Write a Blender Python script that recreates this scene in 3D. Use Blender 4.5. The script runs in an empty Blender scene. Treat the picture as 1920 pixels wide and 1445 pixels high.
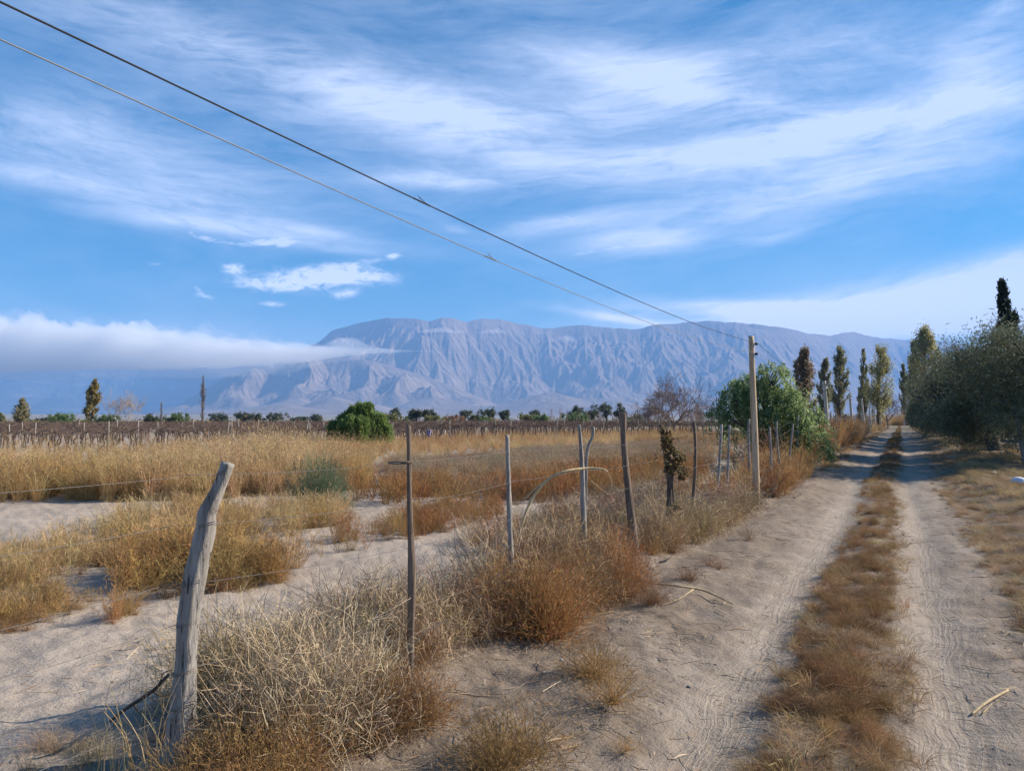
import bpy, math, random
import numpy as np
from mathutils import Vector

R = math.radians
SC = bpy.context.scene
COL = SC.collection
rng = np.random.default_rng(7)
random.seed(7)

# ------------------------------------------------------------------ camera
EYE, FPX, CX, CY, HZ = 1.8, 1450.0, 960.0, 722.5, 787.0
PITCH = math.atan((HZ - CY) / FPX)
cam_d = bpy.data.cameras.new('camera')
cam_d.sensor_width = 36.0
cam_d.lens = 36.0 * FPX / 1920.0
cam_d.clip_start = 0.05
cam_d.clip_end = 90000.0
cam = bpy.data.objects.new('camera', cam_d)
COL.objects.link(cam)
cam.location = (0, 0, EYE)
cam.rotation_euler = (R(90) + PITCH, 0, 0)
SC.camera = cam

# ------------------------------------------------------------------ exposure and render
SC.view_settings.view_transform = 'Standard'
SC.view_settings.look = 'None'
SC.view_settings.exposure = 0.95
SC.view_settings.gamma = 1.0
try:
    SC.view_settings.use_curve_mapping = False
except Exception:
    pass
SC.render.engine = 'CYCLES'
cy = SC.cycles
cy.max_bounces = 8
cy.diffuse_bounces = 2
cy.glossy_bounces = 1
cy.transmission_bounces = 3
cy.transparent_max_bounces = 8
cy.volume_bounces = 6
cy.caustics_reflective = False
cy.caustics_refractive = False
cy.use_denoising = True
cy.sample_clamp_indirect = 6.0

# ------------------------------------------------------------------ sun
SUN_EL = R(31)
SUN_AZ = math.atan2(1.0, 0.245)
sun_vec = Vector((math.sin(SUN_AZ) * math.cos(SUN_EL), math.cos(SUN_AZ) * math.cos(SUN_EL), math.sin(SUN_EL)))
sd = bpy.data.lights.new('sun', 'SUN')
sd.energy = 5.0
sd.angle = R(0.53)
sd.color = (1.0, 0.91, 0.78)
sun = bpy.data.objects.new('sun', sd)
COL.objects.link(sun)
sun.rotation_euler = (-sun_vec).to_track_quat('-Z', 'Y').to_euler()


class NT:
    """small node-tree helper"""
    def __init__(self, tree):
        self.t = tree
        tree.nodes.clear()

    def n(self, typ, **kw):
        nd = self.t.nodes.new(typ)
        for k, v in kw.items():
            if k == 'inp':
                for key, val in v.items():
                    self.set(nd, key, val)
            else:
                setattr(nd, k, v)
        return nd

    def set(self, nd, key, val):
        s = nd.inputs[key]
        if isinstance(val, bpy.types.NodeSocket):
            self.t.links.new(val, s)
        else:
            s.default_value = val

    def m(self, op, a, b=None, c=None, clamp=False):
        nd = self.t.nodes.new('ShaderNodeMath')
        nd.operation = op
        nd.use_clamp = clamp
        for i, v in enumerate((a, b, c)):
            if v is not None:
                self.set(nd, i, v)
        return nd.outputs[0]

    def mix(self, f, a, b):
        nd = self.t.nodes.new('ShaderNodeMix')
        nd.data_type = 'RGBA'
        for k, v in ((0, f), (6, a), (7, b)):
            if k > 0 and not isinstance(v, bpy.types.NodeSocket):
                v = tuple(v) + ((1.0,) if len(v) == 3 else ())
            self.set(nd, k, v)
        return nd.outputs[2]

    def noise(self, vec, scale, detail=4.0, rough=0.55, dist=0.0, lac=2.0):
        nd = self.n('ShaderNodeTexNoise', inp={'Scale': scale, 'Detail': detail, 'Roughness': rough, 'Distortion': dist, 'Lacunarity': lac})
        if vec is not None:
            self.set(nd, 'Vector', vec)
        return nd.outputs[0]

    def ramp(self, f, lo, hi):
        nd = self.n('ShaderNodeMapRange', interpolation_type='SMOOTHSTEP', inp={'Value': f, 'From Min': lo, 'From Max': hi})
        return nd.outputs[0]

    def comb(self, x, y, z=0.0):
        nd = self.t.nodes.new('ShaderNodeCombineXYZ')
        for i, v in enumerate((x, y, z)):
            self.set(nd, i, v)
        return nd.outputs[0]


def sky_xy(px, py):
    a, b = (px - CX) / FPX, (CY - py) / FPX
    dy = math.cos(PITCH) - b * math.sin(PITCH)
    return a / dy, (math.sin(PITCH) + b * math.cos(PITCH)) / dy


# ------------------------------------------------------------------ sky
world = bpy.data.worlds.new('World')
SC.world = world
world.use_nodes = True
w = NT(world.node_tree)
sky = w.n('ShaderNodeTexSky', sky_type='NISHITA', sun_disc=False, sun_elevation=SUN_EL, sun_rotation=SUN_AZ,
          altitude=900.0, air_density=1.0, dust_density=0.35, ozone_density=2.5)
hs = w.n('ShaderNodeHueSaturation', inp={'Hue': 0.494, 'Saturation': 1.58, 'Value': 1.0, 'Color': sky.outputs[0]})
bg_sky = w.n('ShaderNodeBackground', inp={'Color': hs.outputs[0], 'Strength': 0.070})
tc = w.n('ShaderNodeTexCoord')
sep = w.n('ShaderNodeSeparateXYZ', inp={0: tc.outputs['Generated']})
den = w.m('MAXIMUM', w.m('ABSOLUTE', sep.outputs[1]), 0.15)
gx = w.m('DIVIDE', sep.outputs[0], den)
gz = w.m('DIVIDE', sep.outputs[2], den)
# bowl-shaped streamlines: wind-combed cirrus
bow = w.m('SUBTRACT', gz, w.m('MULTIPLY', w.m('MULTIPLY', gx, gx), 0.20))
vb = w.comb(gx, bow, 0.0)
vflat = w.comb(gx, gz, 0.0)


def stretch(vec, sx, sy, off=(0, 0, 0)):
    mp = w.n('ShaderNodeMapping', inp={'Vector': vec, 'Scale': (sx, sy, 1.0), 'Location': off})
    return mp.outputs[0]


warp = w.noise(stretch(vb, 2.4, 7.0), 1.0, 4.0, 0.5)
warp_c = w.m('SUBTRACT', warp, 0.5)
vw = w.comb(w.m('ADD', gx, w.m('MULTIPLY', warp_c, 0.24)), w.m('ADD', bow, w.m('MULTIPLY', warp_c, 0.09)), 0.0)
n_big = w.noise(stretch(vw, 4.2, 13.0, (3.1, 1.7, 0)), 1.0, 10.0, 0.68, 0.35)
n_fib = w.noise(stretch(vw, 13.0, 90.0, (0.3, 7.7, 0)), 1.0, 6.0, 0.66, 0.6)
n_puf = w.noise(stretch(vflat, 34.0, 85.0, (1.9, 4.2, 0)), 1.0, 9.0, 0.72, 0.9)


def blob_sum(blobs):
    tot = None
    for (px, py, rx, ry, ang, amp) in blobs:
        c = sky_xy(px, py)
        mp = w.n('ShaderNodeMapping', vector_type='TEXTURE', inp={
            'Vector': vflat, 'Location': (c[0], c[1], 0), 'Rotation': (0, 0, R(ang)), 'Scale': (rx / FPX, ry / FPX, 1.0)})
        ln = w.n('ShaderNodeVectorMath', operation='DOT_PRODUCT', inp={0: mp.outputs[0], 1: mp.outputs[0]}).outputs[1]
        g = w.m('MULTIPLY', w.m('EXPONENT', w.m('MULTIPLY', ln, -1.0)), amp)
        tot = g if tot is None else w.m('ADD', tot, g)
    return tot


# px, py, half-width, half-height, tilt (up to the +x side), amount
CIRRUS = [
    (330, 70, 330, 60, -14, 0.42), (640, 150, 330, 50, -16, 0.46), (720, 205, 210, 50, -8, 0.55), (880, 250, 150, 60, -10, 0.42),
    (815, 338, 105, 17, -3, 1.00), (60, 240, 190, 60, -6, 0.45), (90, 335, 150, 20, -8, 0.62), (300, 375, 230, 40, -14, 0.62),
    (420, 425, 240, 16, -7, 0.75), (560, 425, 130, 12, -10, 0.45), (380, 330, 190, 45, -18, 0.40),
    (640, 468, 90, 9, -6, 0.30), (1190, 130, 200, 45, -7, 0.72), (1330, 180, 150, 30, -8, 0.55), (1120, 215, 250, 40, 3, 0.40),
    (1500, 250, 330, 34, 11, 0.85), (1290, 300, 260, 36, 7, 0.60), (1760, 215, 260, 46, 13, 0.70), (1850, 110, 150, 80, 25, 0.45),
    (1560, 90, 300, 60, 6, 0.30), (1600, 340, 300, 40, 14, 0.55), (1380, 385, 260, 40, 9, 0.50), (1070, 415, 110, 16, 9, 0.85),
    (1215, 450, 110, 24, 3, 0.95), (1480, 430, 90, 17, 20, 0.55), (1020, 300, 110, 40, 4, 0.40), (1700, 595, 340, 34, 3, 2.2),
    (1850, 520, 240, 36, 11, 1.7), (1450, 582, 210, 15, -2, 1.6), (1780, 560, 260, 28, 8, 1.3), (1180, 600, 110, 8, -9, 1.0),
    (1890, 10, 60, 20, 30, 0.5), (860, 430, 30, 7, -5, 0.4), (960, 180, 560, 170, 0, 0.20), (1500, 250, 560, 220, 0, 0.26),
    (1050, 0, 700, 50, 0, 0.15), (250, 250, 420, 190, 0, 0.20), (1400, 620, 500, 90, 0, 0.12), (760, 380, 260, 60, -12, 0.14), (120, 615, 330, 26, -3, 0.35),
]
PUFFS = [
    (500, 455, 48, 9, 3, 1.1), (535, 452, 26, 10, 0, 0.8), (455, 457, 40, 4, -2, 0.5), (385, 446, 36, 7, -13, 1.0), (356, 434, 10, 6, 20, 0.6),
    (436, 503, 28, 10, -3, 1.1), (590, 520, 110, 15, 3, 0.95), (520, 536, 90, 12, -4, 0.7), (660, 520, 80, 12, -4, 0.7), (620, 500, 50, 10, 8, 0.6),
    (648, 551, 22, 8, 10, 1.3), (510, 570, 26, 5, -2, 0.9), (738, 480, 15, 6, 5, 0.9), (385, 556, 24, 6, -14, 0.7),
    (290, 495, 22, 4, 0, 0.5), (815, 339, 100, 13, -4, 0.85), (370, 541, 14, 5, -40, 0.5),
    (1065, 412, 105, 13, 8, 0.85), (1215, 452, 110, 20, 3, 0.85), (1120, 470, 70, 8, 12, 0.6), (1480, 440, 60, 10, 20, 0.5), (860, 430, 26, 6, -6, 0.6),
    (560, 445, 80, 16, 4, 0.4), (600, 520, 170, 30, 2, 0.42), (660, 500, 90, 10, 14, 0.55), (760, 200, 150, 30, -10, 0.35), (1180, 130, 150, 30, -8, 0.35),
]
M = blob_sum(CIRRUS)
# density = placed amount modulated by combed noise
nb = w.m('MULTIPLY', w.m('SUBTRACT', n_big, 0.5), 2.6)
nf = w.m('MULTIPLY', w.m('SUBTRACT', n_fib, 0.5), 1.5)
dens = w.m('MULTIPLY', M, w.m('ADD', 1.0, w.m('ADD', nb, nf)))
dens = w.m('ADD', dens, w.m('MULTIPLY', w.m('SUBTRACT', n_big, 0.50), 0.40))
cir = w.m('MULTIPLY', w.m('POWER', w.m('MULTIPLY', dens, 0.80, clamp=True), 0.9), 0.84)
P = blob_sum(PUFFS)
pden = w.m('MULTIPLY', P, w.m('ADD', 1.0, w.m('MULTIPLY', w.m('SUBTRACT', n_puf, 0.5), 4.6)))
puf = w.m('MULTIPLY', w.ramp(pden, 0.08, 1.5), 0.85)
cl = w.m('MAXIMUM', cir, puf, clamp=True)
# nothing below the horizon
cl = w.m('MULTIPLY', cl, w.ramp(gz, 0.0, 0.05))
low = w.ramp(gz, 0.27, 0.09)
ccol = w.mix(low, (0.66, 0.74, 0.96), (0.86, 0.83, 0.90))
bg_cl = w.n('ShaderNodeBackground', inp={'Color': ccol, 'Strength': w.m('ADD', 0.72, w.m('MULTIPLY', low, 0.30))})
ms = w.n('ShaderNodeMixShader', inp={0: cl, 1: bg_sky.outputs[0], 2: bg_cl.outputs[0]})
wo = w.n('ShaderNodeOutputWorld', inp={'Surface': ms.outputs[0]})
world.cycles.sampling_method = 'MANUAL'
world.cycles.sample_map_resolution = 256


# ------------------------------------------------------------------ numeric helpers
def vnoise(x, y, seed=0):
    """gradient noise, about -1..1"""
    x = np.asarray(x, float); y = np.asarray(y, float)
    xi = np.floor(x).astype(np.int64); yi = np.floor(y).astype(np.int64)
    xf = x - xi; yf = y - yi

    def grad(ix, iy, dx, dy):
        h = (ix * 374761393 + iy * 668265263 + seed * 1442695041) & 0xFFFFFFFF
        h = ((h ^ (h >> 13)) * 1274126177) & 0xFFFFFFFF
        h = (h ^ (h >> 16)) & 0xFFFF
        a = h * (2 * math.pi / 65536.0)
        return np.cos(a) * dx + np.sin(a) * dy
    u = xf * xf * xf * (xf * (xf * 6 - 15) + 10)
    v = yf * yf * yf * (yf * (yf * 6 - 15) + 10)
    n00 = grad(xi, yi, xf, yf); n10 = grad(xi + 1, yi, xf - 1, yf)
    n01 = grad(xi, yi + 1, xf, yf - 1); n11 = grad(xi + 1, yi + 1, xf - 1, yf - 1)
    return 1.5 * ((n00 * (1 - u) + n10 * u) * (1 - v) + (n01 * (1 - u) + n11 * u) * v)


def fbm(x, y, seed=0, octv=4, gain=0.5):
    t = 0.0; a = 1.0
    for k in range(octv):
        t = t + a * vnoise(x * 2 ** k, y * 2 ** k, seed + k * 17)
        a *= gain
    return t


def sst(x, a, b):
    t = np.clip((np.asarray(x, float) - a) / (b - a), 0, 1)
    return t * t * (3 - 2 * t)


SLOPE = 0.503          # the track runs along x = SLOPE * y + offset
TRK_L, TRK_R = -1.16, 0.24


def wob(y):
    return 0.10 * np.sin(y * 0.21 + 0.5) * sst(y, 4, 12) + 0.06 * np.sin(y * 0.53)


def H(x, y):
    x = np.asarray(x, float); y = np.asarray(y, float)
    d = np.hypot(x, y)
    o = x - SLOPE * y - wob(y)
    near = 1 - sst(d, 60, 160)
    h = 0.35 * sst(y, 13, 36)
    rut = np.exp(-((o - TRK_L) / 0.30) ** 2) * 0.055 + np.exp(-((o - TRK_R) / 0.28) ** 2) * 0.06
    med = 0.05 * np.exp(-((o + 0.46) / 0.30) ** 2)
    berm = 0.26 * sst(o, 1.1, 2.5) * (0.75 + 0.55 * vnoise(x * 0.8, y * 0.5, 5) + 0.25 * vnoise(x * 2.2, y * 1.7, 6)) - 0.12 * sst(o, 3.0, 5.0)
    edge = 0.07 * np.exp(-((o + 2.35) / 0.45) ** 2)
    bank = 0.10 * sst(-o, 2.6, 3.6) - 0.16 * sst(-o, 4.2, 6.5)
    lump = 0.030 * fbm(x * 1.3, y * 1.3, 3, 3) + 0.016 * fbm(x * 5.0, y * 5.0, 11, 2)
    lump = lump * (1 - 0.55 * np.exp(-((o - TRK_L) / 0.35) ** 2) - 0.55 * np.exp(-((o - TRK_R) / 0.35) ** 2))
    big = 0.10 * vnoise(x * 0.09, y * 0.09, 21) * sst(d, 8, 25)
    h = h + near * (-rut + med + berm + edge + bank + lump + big)
    # the plain lifts gently towards the foot of the range
    h = h + 42.0 * sst(d, 2500, 6500)
    return h


def ray(px, py):
    a, b = (px - CX) / FPX, (CY - py) / FPX
    cp, sp = math.cos(PITCH), math.sin(PITCH)
    return np.array((a, cp - b * sp, sp + b * cp))


def P3(px, py, d):
    """point at forward distance d seen at pixel px, py"""
    r = ray(px, py)
    t = d / r[1]
    return np.array((r[0] * t, d, EYE + r[2] * t))


def G(px, py):
    """ground point seen at pixel"""
    r = ray(px, py)
    if r[2] > -1e-5:
        r[2] = -1e-5
    h = 0.0
    for _ in range(40):
        t = (EYE - h) / (-r[2])
        t = min(t, 4000)
        h = 0.5 * h + 0.5 * float(H(r[0] * t, r[1] * t))
    t = min((EYE - h) / (-r[2]), 4000)
    return np.array((r[0] * t, r[1] * t, h))


def gz_at(x, y):
    return float(H(x, y))


def at_depth(px, d):
    x = (px - CX) / FPX * d
    return np.array((x, d, gz_at(x, d)))


def new_mesh(name, V, quads=None, tris=None, mat=None, tint=None, smooth=False):
    me = bpy.data.meshes.new(name)
    V = np.asarray(V, np.float32)
    q = np.zeros((0, 4), np.int32) if quads is None else np.asarray(quads, np.int32).reshape(-1, 4)
    t = np.zeros((0, 3), np.int32) if tris is None else np.asarray(tris, np.int32).reshape(-1, 3)
    me.vertices.add(len(V))
    me.vertices.foreach_set('co', V.ravel())
    loops = np.concatenate((q.ravel(), t.ravel()))
    me.loops.add(len(loops))
    me.loops.foreach_set('vertex_index', loops)
    nq, nt = len(q), len(t)
    me.polygons.add(nq + nt)
    starts = np.concatenate((np.arange(nq) * 4, nq * 4 + np.arange(nt) * 3)).astype(np.int32)
    me.polygons.foreach_set('loop_start', starts)
    if smooth:
        me.polygons.foreach_set('use_smooth', np.ones(nq + nt, bool))
    if tint is not None:
        at = me.attributes.new('tint', 'FLOAT_COLOR', 'POINT')
        c = np.ones((len(V), 4), np.float32)
        c[:, :3] = tint
        at.data.foreach_set('color', c.ravel())
    me.update(calc_edges=True)
    if mat:
        me.materials.append(mat)
    return me


def link(name, data, parent=None, loc=None):
    o = bpy.data.objects.new(name, data)
    COL.objects.link(o)
    if parent:
        o.parent = parent
    if loc is not None:
        o.location = [float(v) for v in loc]
    return o


def tag(o, label=None, cat=None, group=None, kind=None):
    if label: o['label'] = label
    if cat: o['category'] = cat
    if group: o['group'] = group
    if kind: o['kind'] = kind
    return o


class MB:
    """collects pieces of one mesh"""
    def __init__(self):
        self.V, self.Q, self.T, self.C, self.n = [], [], [], [], 0

    def add(self, V, Q=None, T=None, C=None):
        V = np.asarray(V, float).reshape(-1, 3)
        self.V.append(V)
        if Q is not None and len(Q): self.Q.append(np.asarray(Q).reshape(-1, 4) + self.n)
        if T is not None and len(T): self.T.append(np.asarray(T).reshape(-1, 3) + self.n)
        self.C.append(np.ones((len(V), 3)) * (C if C is not None else (1, 1, 1)))
        self.n += len(V)

    def mesh(self, name, mat, smooth=False):
        return new_mesh(name, np.concatenate(self.V), np.concatenate(self.Q) if self.Q else None,
                        np.concatenate(self.T) if self.T else None, mat, np.concatenate(self.C), smooth)


def tube(path, rad, sides=6, rough=0.0, seed=0, cap=True):
    """tapered tube along a path; rough makes the section irregular"""
    path = np.asarray(path, float); n = len(path)
    rad = np.broadcast_to(np.asarray(rad, float), (n,))
    tan = np.gradient(path, axis=0)
    tan /= np.linalg.norm(tan, axis=1)[:, None] + 1e-12
    ref = np.array((0.31, 0.95, 0.05)) if abs(tan[:, 2]).mean() > 0.6 else np.array((0.05, 0.1, 0.99))
    s = np.cross(tan, ref); s /= np.linalg.norm(s, axis=1)[:, None] + 1e-12
    b = np.cross(tan, s)
    ang = np.arange(sides) / sides * 2 * math.pi
    rr = rad[:, None] * np.ones((n, sides))
    if rough:
        k = np.arange(n)[:, None]
        L = np.concatenate(([0], np.cumsum(np.linalg.norm(np.diff(path, axis=0), axis=1))))[:, None]
        rr = rr * (1 + rough * (0.9 * vnoise(3 * np.cos(ang)[None, :] + seed * 3.7 + 0 * k, 3 * np.sin(ang)[None, :] + L * 2.2, seed)
                                + 0.6 * vnoise(np.cos(ang)[None, :] * 1.2 + seed, L * 7 + np.sin(ang)[None, :] * 1.2, seed + 9)))
    V = path[:, None, :] + rr[:, :, None] * (np.cos(ang)[None, :, None] * s[:, None, :] + np.sin(ang)[None, :, None] * b[:, None, :])
    i = np.arange(n - 1)[:, None] * sides; j = np.arange(sides)[None, :]; j2 = (j + 1) % sides
    Q = np.stack((i + j, i + j2, i + sides + j2, i + sides + j), -1).reshape(-1, 4)
    V = V.reshape(-1, 3)
    T = []
    if cap:
        V = np.concatenate((V, path[:1], path[-1:]))
        a, c = len(V) - 2, len(V) - 1
        for k in range(sides):
            T.append((a, (k + 1) % sides, k))
            T.append((c, (n - 1) * sides + k, (n - 1) * sides + (k + 1) % sides))
    return V, Q, np.array(T) if T else None


def spline(pts, n):
    """Catmull-Rom resample"""
    p = np.asarray(pts, float)
    p = np.concatenate((2 * p[:1] - p[1:2], p, 2 * p[-1:] - p[-2:-1]))
    out = []
    for u in np.linspace(0, len(p) - 3 - 1e-9, n):
        i = int(u); t = u - i
        a, b, c, d = p[i], p[i + 1], p[i + 2], p[i + 3]
        out.append(0.5 * (2 * b + (c - a) * t + (2 * a - 5 * b + 4 * c - d) * t * t + (3 * b - a - 3 * c + d) * t ** 3))
    return np.array(out)


def ribbons(Pn, W, g):
    """Pn (n,m,3) polylines -> flat strips of width W"""
    n, m, _ = Pn.shape
    W = np.broadcast_to(np.asarray(W, float), (n, m))
    T = Pn[:, -1] - Pn[:, 0]
    T /= np.linalg.norm(T, axis=1)[:, None] + 1e-9
    s = np.cross(T, g.normal(size=(n, 3)))
    s /= np.linalg.norm(s, axis=1)[:, None] + 1e-9
    off = s[:, None, :] * (W[:, :, None] * 0.5)
    V = np.stack((Pn - off, Pn + off), 2).reshape(-1, 3)
    base = (np.arange(n) * m * 2)[:, None]
    k = np.arange(m - 1)[None, :] * 2
    Q = np.stack((base + k, base + k + 1, base + k + 3, base + k + 2), -1).reshape(-1, 4)
    return V, Q


def unit(v):
    return v / (np.linalg.norm(v, axis=-1, keepdims=True) + 1e-9)


# ------------------------------------------------------------------ materials
def mat_new(name):
    m = bpy.data.materials.new(name)
    m.use_nodes = True
    return m, NT(m.node_tree)


def mat_leaf(name, trans=0.3, rough=0.6, var=0.22, spec=0.25):
    m, t = mat_new(name)
    at = t.n('ShaderNodeAttribute', attribute_name='tint')
    oi = t.n('ShaderNodeObjectInfo')
    geo = t.n('ShaderNodeNewGeometry')
    nz = t.noise(geo.outputs['Position'], 1.7, 2.0)
    k = t.m('ADD', 1.0 - var, t.m('MULTIPLY', nz, var))
    k = t.m('ADD', k, t.m('MULTIPLY', oi.outputs['Random'], var))
    vm = t.n('ShaderNodeVectorMath', operation='SCALE', inp={0: at.outputs[0], 'Scale': k})
    bs = t.n('ShaderNodeBsdfPrincipled', inp={'Base Color': vm.outputs[0], 'Roughness': rough, 'Specular IOR Level': spec})
    tr = t.n('ShaderNodeBsdfTranslucent', inp={'Color': vm.outputs[0]})
    mx = t.n('ShaderNodeMixShader', inp={0: trans, 1: bs.outputs[0], 2: tr.outputs[0]})
    t.n('ShaderNodeOutputMaterial', inp={0: mx.outputs[0]})
    return m


def mat_wood(name, c1, c2, scale=14.0, stretch_z=0.09, bump=0.6, crack=0.5):
    """weathered timber: long grain, dark checks"""
    m, t = mat_new(name)
    tc = t.n('ShaderNodeTexCoord')
    mp = t.n('ShaderNodeMapping', inp={'Vector': tc.outputs['Object'], 'Scale': (1, 1, stretch_z)})
    n1 = t.noise(mp.outputs[0], scale, 6.0, 0.62, 0.4)
    n2 = t.noise(mp.outputs[0], scale * 4.0, 4.0, 0.6)
    n3 = t.noise(tc.outputs['Object'], 3.5, 3.0)
    cr = t.ramp(n2, 0.60, 0.70)
    col = t.mix(t.ramp(n1, 0.32, 0.68), c1, c2)
    col = t.mix(t.m('MULTIPLY', t.ramp(n3, 0.5, 0.75), 0.55), col, tuple(c * 0.72 for c in c1))
    col = t.mix(t.m('MULTIPLY', cr, crack), col, (0.045, 0.036, 0.03))
    hh = t.m('SUBTRACT', n1, t.m('MULTIPLY', cr, 0.5))
    bp = t.n('ShaderNodeBump', inp={'Strength': bump, 'Distance': 0.02, 'Height': hh})
    bs = t.n('ShaderNodeBsdfPrincipled', inp={'Base Color': col, 'Roughness': 0.9, 'Specular IOR Level': 0.15, 'Normal': bp.outputs[0]})
    t.n('ShaderNodeOutputMaterial', inp={0: bs.outputs[0]})
    return m


def mat_plain(name, c, rough=0.6, metal=0.0, var=0.25, scale=30.0):
    m, t = mat_new(name)
    tc = t.n('ShaderNodeTexCoord')
    nz = t.noise(tc.outputs['Object'], scale, 4.0)
    col = t.mix(nz, tuple(v * (1 - var) for v in c), tuple(min(1, v * (1 + var)) for v in c))
    bs = t.n('ShaderNodeBsdfPrincipled', inp={'Base Color': col, 'Roughness': rough, 'Metallic': metal, 'Specular IOR Level': 0.3})
    t.n('ShaderNodeOutputMaterial', inp={0: bs.outputs[0]})
    return m


M_LEAF = mat_leaf('leaf', 0.48, 0.5)
M_PEPPER = mat_leaf('pepper_leaf', 0.62, 0.5, 0.2)
M_OLIVE = mat_leaf('olive_leaf', 0.28, 0.65, 0.25, 0.12)
M_DRY = mat_leaf('dry_grass', 0.30, 0.75, 0.20, 0.12)
M_TWIG = mat_leaf('dry_twig', 0.0, 0.85, 0.25, 0.1)
M_BARK = mat_wood('bark', (0.16, 0.125, 0.10), (0.075, 0.06, 0.05), 9.0, 0.35)
M_PALEBARK = mat_wood('pale_bark', (0.36, 0.315, 0.26), (0.24, 0.20, 0.165), 8.0, 0.3)
M_POST = mat_wood('weathered_post', (0.37, 0.335, 0.295), (0.20, 0.175, 0.15), 22.0, 0.10, 1.0, 0.85)
M_POSTBROWN = mat_wood('brown_post', (0.235, 0.175, 0.13), (0.115, 0.085, 0.063), 22.0, 0.07, 0.9, 0.7)
M_POLE = mat_wood('pale_pole', (0.58, 0.45, 0.30), (0.42, 0.30, 0.185), 12.0, 0.06, 0.8, 0.75)
M_POLEGREY = mat_wood('grey_pole', (0.62, 0.54, 0.43), (0.46, 0.39, 0.30), 12.0, 0.06, 0.8, 0.5)
M_WIRE = mat_plain('galvanised_wire', (0.19, 0.17, 0.155), 0.65, 0.2)
M_CABLE = mat_plain('dark_cable', (0.018, 0.017, 0.018), 0.7)
M_CABLE2 = mat_plain('grey_cable', (0.20, 0.20, 0.205), 0.6, 0.2)
M_BLACK = mat_plain('black_plastic', (0.02, 0.02, 0.022), 0.5)
M_STRAWSTICK = mat_wood('straw_stick', (0.60, 0.46, 0.27), (0.45, 0.32, 0.17), 20.0, 0.3, 0.4, 0.3)

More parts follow.
